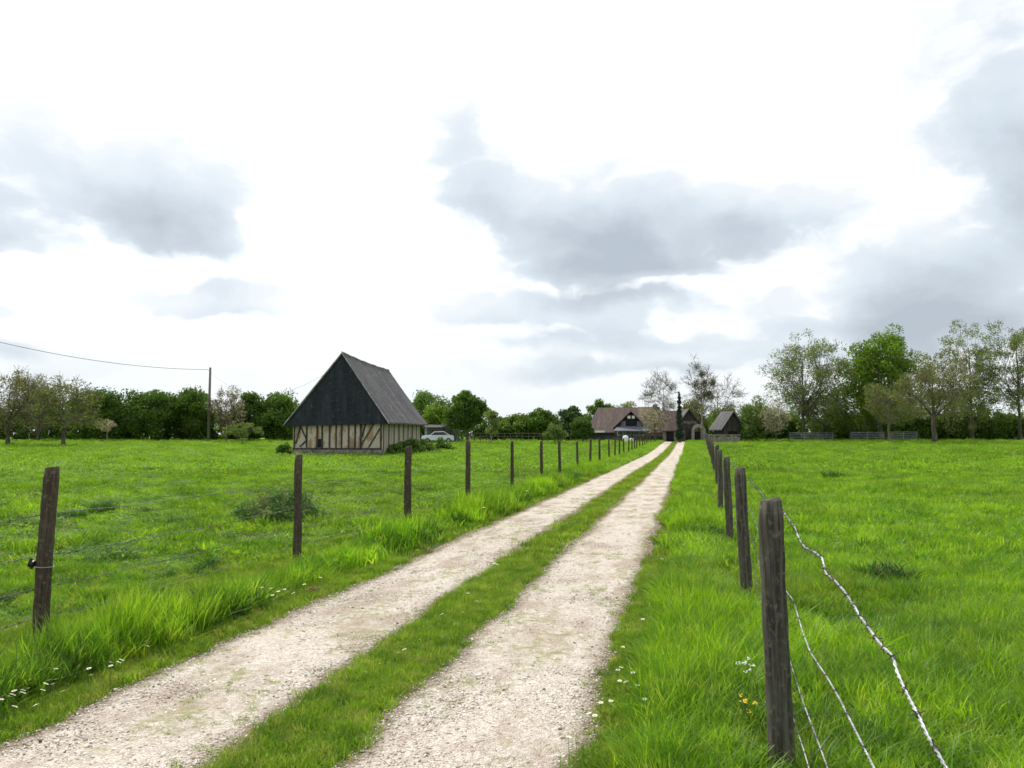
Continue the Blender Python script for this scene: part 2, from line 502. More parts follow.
def tallness(x, y):
    """0 short .. 1 tall, plus zone id: 0 strip/verge short, 1 verge long, 2 field"""
    n = fbm(x * .9 + 31, y * .55 + 7, 3); n2 = fbm(x * 2.6 + 3, y * 2.6 + 11, 2)
    tr = sstep(-.42, -.10, x + .25 * (n - .5)) * (1 - .45 * sstep(.12, .35, x)) * .72
    tl = sstep(3.80, 4.02, -x + .30 * (n - .5)) * (1 - .90 * sstep(4.22, 4.46, -x)) * (1 - sstep(5.0, 5.5, -x)) * 1.2
    t = np.where(x > -1, tr, tl)
    t = t * (.45 + .9 * sstep(.3, .7, n)) * (.75 + .5 * n2)
    return t


def place(name, coll, nvar, x, y, rs, hs, ws=1.0, label=None, cat=None, tilt=.18, dz=0):
    n = len(x)
    P = np.stack([x, y, terr(x, y) + dz], -1)
    rot = np.stack([rs.normal(0, tilt, n), rs.normal(0, tilt, n), rs.uniform(0, 6.283, n)], -1)
    w = ws * rs.uniform(.8, 1.2, n)
    s = np.stack([w, w, hs], -1)
    return scatter(name, coll, nvar, P, rot, s, label, cat)


def zone(kind, x, y):
    field = (x > 1.0) | (x < -5.5)
    t = tallness(x, y)
    if kind == 'long': return (t > .22) & ~on_track(x, y, .03)
    if kind == 'short': return (~field) & (t <= .35) & ~on_track(x, y, .035)
    if kind == 'field': return (x > .55) | (x < -5.1)
    return None


def fieldh(x, y, rs):
    c = fbm(x * .9 + 5, y * .9 + 9, 4); c2 = vnoise(x * 3.6, y * 3.6)
    base = np.where(x > 0, .66, .46)
    return base * (.35 + 1.9 * sstep(.42, .72, c)) * (.55 + .9 * c2) * rs.uniform(.7, 1.25, len(x))


# near band
x, y, rs, r = sample(26000, 1.6, 10.5, 11)
k = zone('long', x, y); keep = rs.rand(len(x)) < .55; k &= keep
t = tallness(x[k], y[k])
place('grass', C_long, 7, x[k], y[k], rs, (.30 + .85 * t) * rs.uniform(.75, 1.2, k.sum()), 1, 'long lush bright green grass growing in the verges along both fences', 'grass', .16)
x, y, rs, r = sample(42000, 1.6, 10.5, 12)
k = zone('short', x, y)
place('grass', C_short, 6, x[k], y[k], rs, rs.uniform(.6, 1.5, k.sum()) * (1 + .8 * tallness(x[k], y[k]) * 3), 1, 'short grass in the strip between the gravel wheel tracks and along their edges, near part', 'grass')
x, y, rs, r = sample(52000, 1.6, 12, 13)
k = zone('field', x, y)
place('grass', C_field, 7, x[k], y[k], rs, fieldh(x[k], y[k], rs), 1, 'tufted meadow grass in the fields just beyond the fences', 'grass', .22)
# coarse dark tussocks: painted-in self-shade on left verge ridge, own green over the fields
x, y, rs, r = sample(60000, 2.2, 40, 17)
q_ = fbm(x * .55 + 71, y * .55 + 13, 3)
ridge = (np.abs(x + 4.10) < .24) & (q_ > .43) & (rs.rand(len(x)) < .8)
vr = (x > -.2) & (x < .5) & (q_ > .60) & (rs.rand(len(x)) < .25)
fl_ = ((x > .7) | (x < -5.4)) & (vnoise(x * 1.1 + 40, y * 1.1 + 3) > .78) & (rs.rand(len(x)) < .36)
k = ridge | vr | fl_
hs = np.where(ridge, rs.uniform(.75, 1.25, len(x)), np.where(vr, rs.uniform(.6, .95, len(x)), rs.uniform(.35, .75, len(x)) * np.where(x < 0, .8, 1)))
place('grass', C_dark, 5, x[k], y[k], rs, hs[k], 1.1, 'coarse tussocks, shade painted dark in the left verge, deep green dotted over the pasture', 'grass', .2)
# stray tufts on the gravel
x, y, rs, r = sample(60000, 2, 22, 14)
nn = fbm(x * 1.9 + 2, y * 1.2 + 8, 4)
cx = np.where(x > -2, np.abs(x + 1.14), np.abs(x + 2.92))
k = on_track(x, y, 0) & (((nn > .585) & (rs.rand(len(x)) < .26)) | ((cx > .42) & (rs.rand(len(x)) < .30 * sstep(.40, .58, cx))))
place('grass', C_short, 6, x[k], y[k], rs, rs.uniform(.25, .7, k.sum()), .55, 'sparse flattened grass and moss growing through the gravel of the track', 'grass')
# mid band
x, y, rs, r = sample(26000, 9.5, 36, 21)
k = zone('long', x, y)
t = tallness(x[k], y[k])
place('grass', C_mid_l, 6, x[k], y[k], rs, (.30 + .80 * t) * rs.uniform(.8, 1.2, k.sum()), 1, 'long grass of the verges further down the track', 'grass', .14)
k = zone('short', x, y)
k2 = k & ~on_track(x, y, .10)
place('grass', C_mid_s, 5, x[k2], y[k2], rs, rs.uniform(.7, 1.6, k2.sum()), .62, 'short grass of the middle strip further down the track', 'grass')
x, y, rs, r = sample(30000, 10.5, 36, 22)
k = zone('field', x, y)
place('grass', C_mid_f, 6, x[k], y[k], rs, fieldh(x[k], y[k], rs), 1, 'meadow grass in the middle distance of both fields', 'grass', .2)
# far band
x, y, rs, r = sample(30000, 33, 128, 31)
k = zone('field', x, y) & (rs.rand(len(x)) < .9)
place('grass', C_far, 6, x[k], y[k], rs, fieldh(x[k], y[k], rs) * 1.1, 1.15, 'far meadow grass reaching to the hedges and farm', 'grass', .15)
x, y, rs, r = sample(160000, 33, 110, 32, 16)
k = ((x > -.35) & (x < 1.3)) | ((x > -5.6) & (x < -3.75)); k &= rs.rand(len(x)) < .8
place('grass', C_mid_l, 6, x[k], y[k], rs, rs.uniform(.35, 1.0, k.sum()), 1.2, 'tall verge grass beside the far end of the track', 'grass', .15)
k = ((x > -2.2) & (x < -1.8)); k &= rs.rand(len(x)) < .8
place('grass', C_mid_s, 5, x[k], y[k], rs, rs.uniform(.7, 1.4, k.sum()), .6, 'short middle strip grass at the far end of the track', 'grass', .1)

# pebbles
def rock(rng, s=1.0):
    V = []; Fs = []
    me = []
    phi = (1 + 5 ** .5) / 2
    base = [(-1, phi, 0), (1, phi, 0), (-1, -phi, 0), (1, -phi, 0), (0, -1, phi), (0, 1, phi), (0, -1, -phi), (0, 1, -phi), (phi, 0, -1), (phi, 0, 1), (-phi, 0, -1), (-phi, 0, 1)]
    fs = [(0, 11, 5), (0, 5, 1), (0, 1, 7), (0, 7, 10), (0, 10, 11), (1, 5, 9), (5, 11, 4), (11, 10, 2), (10, 7, 6), (7, 1, 8), (3, 9, 4), (3, 4, 2), (3, 2, 6), (3, 6, 8), (3, 8, 9), (4, 9, 5), (2, 4, 11), (6, 2, 10), (8, 6, 7), (9, 8, 1)]
    sx, sy, sz = rng.uniform(.7, 1.2), rng.uniform(.6, 1), rng.uniform(.35, .65)
    V = [(b[0] * .53 * s * sx * rng.uniform(.8, 1.15), b[1] * .53 * s * sy * rng.uniform(.8, 1.15), b[2] * .53 * s * sz * rng.uniform(.8, 1.15)) for b in base]
    return V, fs


C_peb = proto_coll('pebble', [rock(rng) for _ in range(8)], M['pebble'])
x, y, rs, r = sample(420000, 2.4, 15, 41, 36)
k = on_track(x, y, .03) & (rs.rand(len(x)) < np.clip(6.0 / r, 0, 1) ** 1.5)
x = x[k]; y = y[k]; n = len(x)
sz = np.clip(rs.lognormal(math.log(.0048), .42, n), .0025, .020)
P = np.stack([x, y, terr(x, y) + .012 + sz * .2], -1)
scatter('gravel', C_peb, 8, P, rs.uniform(-.5, .5, (n, 3)) * np.array([1, 1, 12]), np.repeat(sz[:, None], 3, 1), 'loose pale limestone gravel lying on both wheel tracks', 'gravel')

# ------------------------------------------------------------------ daisies
def daisy_mesh(rng, h, r):
    V = []; Fs = []; mi = []
    for s in (0, 1):
        pass
    k = 3
    for z, rr in ((0, .0012), (h, .001)):
        for i in range(k): V.append((rr * math.cos(i * 2.09), rr * math.sin(i * 2.09), z))
    for i in range(k): Fs.append((i, (i + 1) % k, k + (i + 1) % k, k + i)); mi.append(0)
    tx, ty = rng.uniform(-.5, .5), rng.uniform(-.7, .2)
    def P(a, q, dz=0):
        x, y = q * math.cos(a), q * math.sin(a); return (x, y, h + dz + x * tx + y * ty)
    npet = 12
    for i in range(npet):
        a = i * 2 * math.pi / npet; n0 = len(V); w = .2
        V.extend([P(a, r * .2), P(a - w, r * .75, .001), P(a, r, .002), P(a + w, r * .75, .001)]); Fs.append((n0, n0 + 1, n0 + 2, n0 + 3)); mi.append(1)
    n0 = len(V); V.append(P(0, 0, .004))
    for i in range(8): V.append(P(i * math.pi / 4, r * .32, .0025))
    for i in range(8): Fs.append((n0, n0 + 1 + i, n0 + 1 + (i + 1) % 8)); mi.append(2)
    return V, Fs, mi


dm = []
for i in range(5):
    V_, F_, m_ = daisy_mesh(rng, rng.uniform(.07, .11), rng.uniform(.012, .016))
    o = mesh_obj('daisy', V_, F_, None, mats=[M['stem'], M['petal'], M['yolk']], midx=m_)
    dm.append(o)
used_proto = [False] * 5
dz = [('small white daisy in bloom in the short grass left of the track', 'daisies along the left edge of the track',
       [(0, 724), (8, 722), (13, 716), (22, 718), (14, 727), (42, 709), (48, 700), (54, 699), (45, 708), (55, 690), (52, 704), (27, 709), (22, 709), (12, 714),
        (90, 694), (145, 657), (121, 676), (118, 684), (110, 684), (110, 688), (2, 717), (228, 615), (234, 618), (262, 603), (270, 603), (278, 607), (284, 605), (293, 606),
        (320, 592), (88, 691), (72, 640), (147, 661), (527, 498), (520, 503), (538, 494), (546, 490), (484, 518), (552, 487), (304, 600), (272, 611), (35, 727), (62, 712)], 1.0),
      ('small white daisy in bloom on the grass strip between the wheel tracks', 'daisies on the middle strip of the track',
       [(500, 560), (492, 574), (497, 577), (476, 612), (478, 616), (463, 622), (494, 577), (452, 630), (404, 662), (512, 545), (546, 534), (555, 527), (430, 640), (380, 676), (398, 664), (540, 541), (531, 545),
        (442, 625), (577, 514), (590, 505), (420, 655), (468, 606), (511, 571), (365, 690)], 1.0),
      ('small white daisy in bloom in the verge between track and barbed wire fence', 'daisies along the right edge of the track',
       [(618, 689), (621, 684), (626, 697), (630, 701), (620, 700), (635, 698), (611, 722), (612, 726), (601, 724), (589, 731), (595, 738), (587, 755), (645, 720), (643, 634), (651, 632),
        (629, 715), (638, 705), (623, 663), (618, 688), (662, 572), (600, 716), (569, 760), (576, 748), (633, 691)], 1.0)]
for lab, grp, pts, s in dz:
    for (px, py) in pts:
        g_ = ground(px, py + 4)
        i = rng.randrange(5)
        o = dm[i] if not used_proto[i] else dm[i].copy()
        if used_proto[i]: COL.objects.link(o)
        used_proto[i] = True
        far = min(2.2, max(1.2, g_.y / 5))
        o.location = g_ + Vector((0, 0, .035 if g_.x < -3 else .01)); o.rotation_euler = (0, 0, rng.uniform(0, .6)); o.scale = (far,) * 3
        tag(o, lab, 'flower', grp)

# pale flowering weed clusters near the right fence
def weed(px, py, mat, label, h, seed, col):
    r_ = random.Random(seed); g_ = ground(px, py)
    root = thing('wild_flower', label, 'flower', g_)
    st = MB(); fl = MB()
    for i in range(7):
        a = r_.uniform(0, 6.28); e = Vector((math.cos(a) * .05, math.sin(a) * .05, h * r_.uniform(.75, 1)))
        st.tube([(0, 0, 0), e * .5 + Vector((0, 0, .02)), e], [.002, .0015, .001], 3)
        for q in range(6):
            c = e + Vector((r_.uniform(-.012, .012), r_.uniform(-.012, .012), r_.uniform(-.004, .01)))
            s = .0042; fl.quad(c + Vector((-s, -s, 0)), c + Vector((s, -s, .003)), c + Vector((s, s, 0)), c + Vector((-s, s, .003)))
    st.build('stem', M['stem'], root); fl.build('blossoms', col, root)


weed(745, 712, None, 'cluster of tiny white flowers in long grass beside the nearest barbed wire post', .30, 5, M['petal'])
weed(752, 745, None, 'small yellow wild flower in the long grass beside the foot of the nearest right post', .24, 6, M['yolk'])

# ------------------------------------------------------------------ fences
def post_mesh(rng, h, w, d, square=.5, rough=.006, top='flat'):
    n = 14; segs = 16; V = []; Fs = []
    off = [rng.uniform(-rough, rough) * 1.6 for _ in range(n)]
    base = -.18
    for s in range(segs + 1):
        t = s / segs; z = base + (h - base) * t
        bx = .010 * math.sin(t * 4 + w * 70); by = .008 * math.cos(t * 3 + h * 9)
        for k in range(n):
            a = 2 * math.pi * k / n
            c, sn = math.cos(a), math.sin(a)
            q = (abs(c) ** 4 + abs(sn) ** 4) ** (-.25); q = 1 * (1 - square) + q * square
            rr = q * (1.06 - .1 * t) + (off[k] + rng.uniform(-rough, rough) * .6) / w * 2
            if s == segs: rr *= .90
            V.append((c * rr * w / 2 + bx, sn * rr * d / 2 + by, z + (rng.uniform(-.004, .004) if s == segs else 0) + (c * .008 if s == segs else 0)))
    for s in range(segs):
        for k in range(n):
            k2 = (k + 1) % n; Fs.append((s * n + k, s * n + k2, (s + 1) * n + k2, (s + 1) * n + k))
    V.append((bx, by, h + .004)); c0 = len(V) - 1
    for k in range(n): Fs.append((segs * n + k, segs * n + (k + 1) % n, c0))
    return V, Fs


def interp(tab, y):
    return float(np.interp(y, [a for a, b in tab], [b for a, b in tab]))


def wire_mesh(pts, rad, barb_every=None, rng=random, sides=5, twist=True, barb_len=.017, pitch=.05):
    """two twisted strands, and barbs"""
    P = [Vector(p) for p in pts]
    st = [MB(), MB()]; bb = MB()
    # resample
    out = []; acc = 0
    for a, b in zip(P[:-1], P[1:]):
        L = (b - a).length; mid = (a + b) / 2; dist = (mid - Vector((0, 0, CAMH))).length
        step = pitch / 5 if dist < 5 else (.12 if dist < 14 else .6)
        k = max(1, int(L / step))
        for i in range(k): out.append((a.lerp(b, i / k), acc + L * i / k, dist))
        acc += L
    out.append((P[-1], acc, 99))
    for j in (0, 1):
        pp = []; rr = []
        for i, (p, s, dist) in enumerate(out):
            ph = 2 * math.pi * s / pitch + j * math.pi
            o_ = rad * .95 if dist < 5 else 0.0
            pp.append(p + Vector((math.cos(ph) * o_, 0, math.sin(ph) * o_))); rr.append(rad if dist < 5 else rad * 1.5)
        st[0].tube(pp, rr, sides if len(out) < 2500 else 3)
        if out[0][2] > 14: break
    if barb_every:
        nx_ = barb_every * .4; i = 0
        for i in range(len(out) - 1):
            p, s, dist = out[i]
            if s >= nx_:
                nx_ += barb_every * rng.uniform(.85, 1.15)
                if dist > 30: continue
                t = (out[i + 1][0] - p).normalized()
                a = t.cross(Vector((0, 0, 1))).normalized(); b = t.cross(a)
                ph = rng.uniform(0, 6.28)
                for q in range(2):
                    d = a * math.cos(ph + q * 1.9) + b * math.sin(ph + q * 1.9); e = t * (.006 * (q - .5) * 2)
                    bb.tube([p - d * barb_len + e, p + d * barb_len + e], [rad * .35, rad * .35] if 0 else [rad * .55, rad * .55], 4)
                # wrapped coil
                cp = []
                for w_ in range(13):
                    an = ph + w_ * 1.05; cp.append(p + (a * math.cos(an) + b * math.sin(an)) * rad * 2.1 + t * (.0012 * (w_ - 6)))
                if dist < 8: bb.tube(cp, rad * .5, 4)
    return st[0], bb


# --- left fence
LF_X = -4.86
rf = random.Random(5)
left = thing('wire_fence', 'wooden post and wire fence on the half timbered barn side of the track', 'fence', (LF_X, 6, 0))
LP = []
cols = {0: 45.5, 1: 298, 2: 408, 3: 468.5, 4: 512, 5: 541.5, 6: 559.5, 7: 577, 8: 590, 9: 599.5, 10: 609}
def y_for(px, x_line):
    d = ray(px, HOR); return d.y * (x_line / d.x)
for i in range(-2, 30):
    if i in cols: yy = y_for(cols[i], LF_X)
    else: yy = y_for(45.5, LF_X) + 3.88 * i if i < 0 else None
    if yy is None: yy = LP[-1][1] + 3.9 + rf.uniform(-.3, .3)
    if yy > 104: break
    xx = LF_X + rf.uniform(-.05, .05) * (i not in cols)
    LP.append((xx, yy))
tops = {0: 467, 1: 455, 2: 446, 3: 441, 4: 441, 5: 441, 6: 441}
for i, (xx, yy) in enumerate(LP):
    j = i - 2; z0 = T(xx, yy)
    depth = xx * FWD.x + yy * FWD.y
    h = (at(49, tops[j], depth).z - z0) if j in tops else 1.36 + rf.uniform(-.08, .06)
    w = {0: .118, 1: .098, 2: .115, 3: .105}.get(j, rf.uniform(.09, .12))
    V_, F_ = post_mesh(rf, h, w, w * .95, .25, .006)
    p = mesh_obj('post', V_, F_, M['post'], left, smooth=True)
    p.location = Vector((xx, yy, z0)) - left.location
    lean = {0: math.radians(2.8), 1: math.radians(1.2), 2: math.radians(.8)}.get(j, rf.uniform(-.035, .04))
    p.rotation_euler = (rf.uniform(-.02, .02), lean, rf.uniform(0, 3))
    if j in (0, 1, 2):   # rotate lean about world axes
        p.rotation_euler = (0, lean, YAW)
    if j == 0:
        b = MB(); b.tube([(-w * .52, -.03, .62), (-w * .52 - .035, -.03, .62)], [.024, .030], 8)
        b.tube([(-w * .52 - .018, -.03, .58), (-w * .52 - .030, -.03, .66)], [.012, .012], 6)
        b.build('insulator', M['insulator'], p)
        b = MB(); b.tube([(math.cos(a) * w * .56, math.sin(a) * w * .55, .60) for a in np.linspace(0, 6.28, 14)], .003, 4); b.build('wire_tie', M['wire_old'], p)
for hz, irr in ((.98, .02), (.67, .03), (.42, .03), (.20, .03)):
    pts = []
    for (a, b) in zip(LP[:-1], LP[1:]):
        sag = rf.uniform(.01, .05)
        n = 8 if a[1] < 30 else 3
        for q in range(n):
            u = q / n; xx = a[0] + (b[0] - a[0]) * u - .06; yy = a[1] + (b[1] - a[1]) * u
            pts.append(Vector((xx + rf.uniform(-.006, .006), yy, T(a[0], a[1]) * (1 - u) + T(b[0], b[1]) * u + hz - sag * 4 * u * (1 - u) + rf.uniform(-irr, irr) * .35 * (q > 0))))
    wv, bv = wire_mesh(pts, .0022, .14, rf, 4, pitch=.06, barb_len=.015)
    off = left.location
    wv.v = [tuple(Vector(v) - off) for v in wv.v]; bv.v = [tuple(Vector(v) - off) for v in bv.v]
    wo = wv.build('wire', M['wire_old'], left, True); bo = bv.build('barb', M['barb'], wo); bo['kind'] = 'stuff'

# --- right fence
RT = [(-4, .19), (0, .30), (4, .415), (8, .53), (12, .57), (16, .62), (20, .70), (30, .85), (60, 1.35), (108, 2.0)]
right = thing('wire_fence', 'grey post fence with shiny twisted barbed wire right of the track', 'fence', (.415, 4.0, 0))
RP = []
yy = -4.2; j = -2
spec = {0: (4.02, 500, .102), 1: (7.9, 468, .105), 2: (12.0, 457, .10), 3: (16.3, 450, .095)}
pxs = {0: 776, 1: 744.5, 2: 729, 3: 720}
for j in range(-2, 28):
    if j in spec:
        yy = spec[j][0]; d = ray(pxs[j], 520); xx = d.x / d.y * yy
    elif j < 0:
        yy = 4.02 + 4.1 * j; xx = interp(RT, yy)
    else:
        yy = RP[-1][1] + 4.0 + rf.uniform(-.3, .3); xx = interp(RT, yy) + rf.uniform(-.04, .04)
    if yy > 106: break
    RP.append((xx, yy))
for i, (xx, yy) in enumerate(RP):
    j = i - 2; z0 = T(xx, yy); depth = xx * FWD.x + yy * FWD.y
    h = (at(pxs[j], spec[j][1], depth).z - z0) if j in spec else 1.26 + rf.uniform(-.05, .06)
    w = spec[j][2] if j in spec else rf.uniform(.09, .12)
    V_, F_ = post_mesh(rf, h, w, w, .72, .004)
    p = mesh_obj('post', V_, F_, M['post_grey'], right, smooth=True)
    p.location = Vector((xx, yy, z0)) - right.location
    p.rotation_euler = (rf.uniform(-.02, .02), rf.uniform(-.025, .025), rf.uniform(-.1, .1))
    if j == 0: p.rotation_euler = (0, -.012, YAW + .1)
    if j == 1: p.rotation_euler = (0, -.02, .1)
A0 = Vector((RP[2][0], RP[2][1], 0)); B0 = Vector((interp(RT, 0) + .02, 0, 0))
fd = (B0 - A0).normalized(); fn = fd.cross(Vector((0, 0, 1)))
A1 = A0 + Vector((.065, 0, 0))


def onfence(px, py):
    d = ray(px, py); c = Vector((0, 0, CAMH))
    t = (A1 - c).dot(fn) / d.dot(fn)
    return c + d * t


near_paths = [
    [(784, 513), (790, 521), (795, 528), (799, 539), (805, 548), (814, 552), (822, 558), (826, 574), (834, 580), (843, 590), (853, 604), (860, 617), (869, 629), (879, 643), (893, 657), (897, 672), (904, 688), (911, 702), (919, 717), (928, 737), (937, 752), (946, 768), (953, 784)],
    [(786, 591), (793, 600), (797, 613), (802, 630), (810, 652), (818, 664), (828, 679), (840, 700), (850, 720), (862, 744), (874, 768), (884, 790)],
    [(786, 648), (792, 668), (797, 683), (804, 705), (812, 726), (821, 750), (828, 770)],
    [(789, 702), (795, 725), (803, 748), (810, 772)]]
for wi, (hz, path) in enumerate(zip((1.19, .93, .64, .40), near_paths)):
    P0 = [onfence(*q) for q in path]
    last = P0[-1]
    bk = RP[1]
    end = Vector((bk[0] + .065, bk[1], last.z + .02 + .05 * (wi == 0)))
    pre = [end + (last - end) * (k_ / 5) + Vector((rf.uniform(-.006, .006), 0, rf.uniform(-.01, .01))) for k_ in range(0, 5)]
    pts = [Vector((RP[0][0] + .065, RP[0][1], hz))] + pre + P0[::-1]
    last = (RP[2][0] + .065, RP[2][1], P0[0].z)
    hprev = P0[0].z
    hh = [1.19, .90, .62, .38][wi]
    for (a, b) in zip(RP[2:-1], RP[3:]):
        sag = rf.uniform(.02, .07)
        n = 10 if a[1] < 20 else 3
        ha = hprev; hb = T(b[0], b[1]) + hh + rf.uniform(-.02, .02)
        for q in range(1, n + 1):
            u = q / n
            pts.append(Vector((a[0] + (b[0] - a[0]) * u + .065 + rf.uniform(-.006, .006), a[1] + (b[1] - a[1]) * u, ha * (1 - u) + hb * u - sag * 4 * u * (1 - u) + rf.uniform(-.012, .012) * (q < n))))
        hprev = hb
    wv, bv = wire_mesh(pts, .0022 if wi == 0 else .0018, .105 if wi == 0 else (.22 if wi == 1 else .13), rf, 5, pitch=.042, barb_len=.016)
    off = right.location
    wv.v = [tuple(Vector(v) - off) for v in wv.v]; bv.v = [tuple(Vector(v) - off) for v in bv.v]
    wo = wv.build('wire', M['wire'] if wi < 2 else M['wire_old'], right, True)
    bo = bv.build('barb', M['barb'], wo); bo['kind'] = 'stuff'

# ------------------------------------------------------------------ trees
def leaf_cloud(rs, centres, radii, nleaf, size, flat=.8):
    Vs = []; n_tot = 0
    for c, r in zip(centres, radii):
        n = int(nleaf * rs.uniform(.7, 1.3))
        d = rs.normal(0, 1, (n, 3)); d /= np.linalg.norm(d, axis=1)[:, None]
        rad = r * rs.uniform(.25, 1, n) ** .6
        P = c + d * rad[:, None] * np.array([1, 1, flat])
        Vs.append(P)
    P = np.concatenate(Vs); n = len(P)
    a = rs.normal(0, 1, (n, 3)); a /= np.linalg.norm(a, axis=1)[:, None]
    b = np.cross(a, rs.normal(0, 1, (n, 3))); b /= np.linalg.norm(b, axis=1)[:, None]
    s = size * rs.uniform(.5, 1.3, n)[:, None]
    V = np.stack([P - a * s, P - b * s * .55, P + a * s * .9, P + b * s * .55], 1).reshape(-1, 3)
    Fa = np.arange(4 * n).reshape(n, 4)
    return V, Fa


def tree(name, label, cat, px, depth, top_py, hw_px, leaf='leaf_mid', bark='bark', trunk=.25, ncl=46, nleaf=110, lsize=.17, clr=.28, twigs=4, seed=1,
         group=None, base_py=None, lean=0, asym=0, wob=1.0, tr=None, shape='round', twig_r=.02, mistle=0, leaf2=None, up=0):
    rs = np.random.RandomState(seed); r_ = random.Random(seed)
    g_ = gp(px, depth)
    H = at(px, top_py, depth).z - g_.z
    hw = hw_px / F * depth * 1.14
    root = thing(name, label, cat, g_, 0, group)
    th = H * trunk; cz = (th + H) / 2; ch = (H - th) / 2
    R0 = clr * min(hw, ch * 1.3)
    cs = []; tries = 0
    while len(cs) < ncl and tries < 4000:
        tries += 1
        d = rs.normal(0, 1, 3); d /= np.linalg.norm(d)
        q = rs.uniform(.25, 1) ** .5
        w = 1 + wob * (.18 * math.sin(d[0] * 3 + seed) + .14 * math.cos(d[1] * 5 + seed * 2))
        p = d * q * w
        k = 1.0
        if shape == 'cone': k = max(.15, .75 - .62 * p[2])
        if shape == 'spire': p = np.array([p[0] * .9, p[1] * .9, rs.uniform(-1, .97)]); k = max(.10, .9 * (.5 - .5 * p[2]) ** .5)
        if shape == 'vase': k = .65 + .4 * p[2]
        if shape == 'poplar': k = .8 - .35 * p[2] ** 2
        c = np.array([p[0] * (hw - R0 * .6) * k + asym * hw * .3 * p[2], p[1] * (hw - R0 * .6) * k, cz + p[2] * (ch - R0 * .45)])
        if c[2] < th * .8: continue
        cs.append(c)
    cs = np.array(cs)
    # branches
    mb = MB()
    r0 = tr if tr else max(.10, H * .022)
    top = Vector((asym * hw * .2 + lean * H, 0, H * .78))
    tp = []
    for i in range(8):
        t = i / 7
        tp.append(Vector((top.x * t * t + .06 * math.sin(i * 2.1 + seed) * r0 * 4 * (t > 0), .25 * r0 * math.cos(i * 1.7 + seed) * (t > 0), -.2 + (top.z + .2) * t)))
    rad = [r0 * (1.35 if i == 0 else 1) * (1 - .86 * (i / 7) ** .9) for i in range(8)]
    mb.tube(tp, rad, 7)
    tg = MB()
    nl = max(5, ncl // 7)
    az = np.arctan2(cs[:, 1], cs[:, 0]) + cs[:, 2] / H * 2.0
    order = np.argsort((az + seed) % 6.283)
    for L in range(nl):
        mem = cs[order[L::1][:0]] if 0 else cs[order[int(L * len(cs) / nl):int((L + 1) * len(cs) / nl)]]
        if not len(mem): continue
        m = mem.mean(0); zz = min(max(th * .75, m[2] - np.hypot(m[0], m[1]) * r_.uniform(.7, 1.2)), H * .7)
        k = (zz + .2) / (top.z + .2) * 7; i0 = int(min(6, k)); s = tp[i0].lerp(tp[i0 + 1], k - i0); rr = r0 * .42 * (1 - .6 * zz / H)
        e = Vector(m * .85 + np.array([0, 0, m[2] * .15])); mid = s.lerp(e, .5) + Vector((r_.uniform(-.2, .2), r_.uniform(-.2, .2), -.02 * H + r_.uniform(-.02, .03) * H))
        lp = [s, s.lerp(mid, .5) + Vector((0, 0, -.01 * H)), mid, mid.lerp(e, .5) + Vector((r_.uniform(-.1, .1),) * 3), e]
        mb.tube(lp, [rr, rr * .8, rr * .6, rr * .42, rr * .25], 5, False)
        for c in mem:
            c = Vector(c); q = min(lp[1:], key=lambda v: (v - c).length + r_.uniform(0, .15 * H))
            md = q.lerp(c, .55) + Vector((r_.uniform(-.12, .12), r_.uniform(-.12, .12), r_.uniform(-.15, .05))) * R0
            mb.tube([q, md, c], [rr * .33, rr * .22, max(.012, rr * .10)], 4, False)
            for t_ in range(twigs):
                d = Vector(rs.normal(0, 1, 3)); d.z = d.z * .7 + .35; out = (c - Vector((0, 0, cz))); out.normalize()
                d = (d.normalized() + out * .7).normalized(); st_ = q.lerp(c, r_.uniform(.35, 1)) if t_ % 2 else c
                l = R0 * r_.uniform(.6, 1.25); m2 = st_ + d * l * .5 + Vector(rs.normal(0, .06, 3)) * l
                e2 = st_ + d * l + Vector((0, 0, .08 * l))
                tg.tube([st_, m2, e2], [twig_r, twig_r * .8, twig_r * .4], 3, False)
                if twigs >= 5:
                    for q_ in range(2):
                        d2 = (d + Vector(rs.normal(0, .6, 3))).normalized()
                        tg.tube([m2, m2 + d2 * l * .5], [twig_r * .7, twig_r * .35], 3, False)
    mb.build('trunk', M[bark], root, True)
    if nleaf:
        V_, F_ = leaf_cloud(rs, cs, R0 * rs.uniform(.75, 1.25, len(cs)) * (1 if shape != 'spire' else np.clip(1.1 - (cs[:, 2] / H), .12, 1)), nleaf, lsize)
        nf = len(F_); nv = len(V_)
        mi = (rs.rand(nf) < .35).astype(int) if leaf2 else np.zeros(nf, int)
        Vt = V_.tolist() + tg.v; Ft = F_.tolist() + [tuple(nv + q for q in f_) for f_ in tg.f]
        mi = mi.tolist() + [2] * len(tg.f)
        mesh_obj('crown', Vt, Ft, None, root, mats=[M[leaf], M[leaf2 or leaf], M['twig']], midx=mi)
    if mistle:
        for i in range(mistle):
            c = cs[rs.randint(len(cs))]
            V_, F_ = leaf_cloud(rs, [c * np.array([1, 1, 1])], [rs.uniform(.26, .46)], 75, .10, 1)
            o = mesh_obj('mistletoe_foliage', V_, F_, M['mistletoe'], root)
    return root


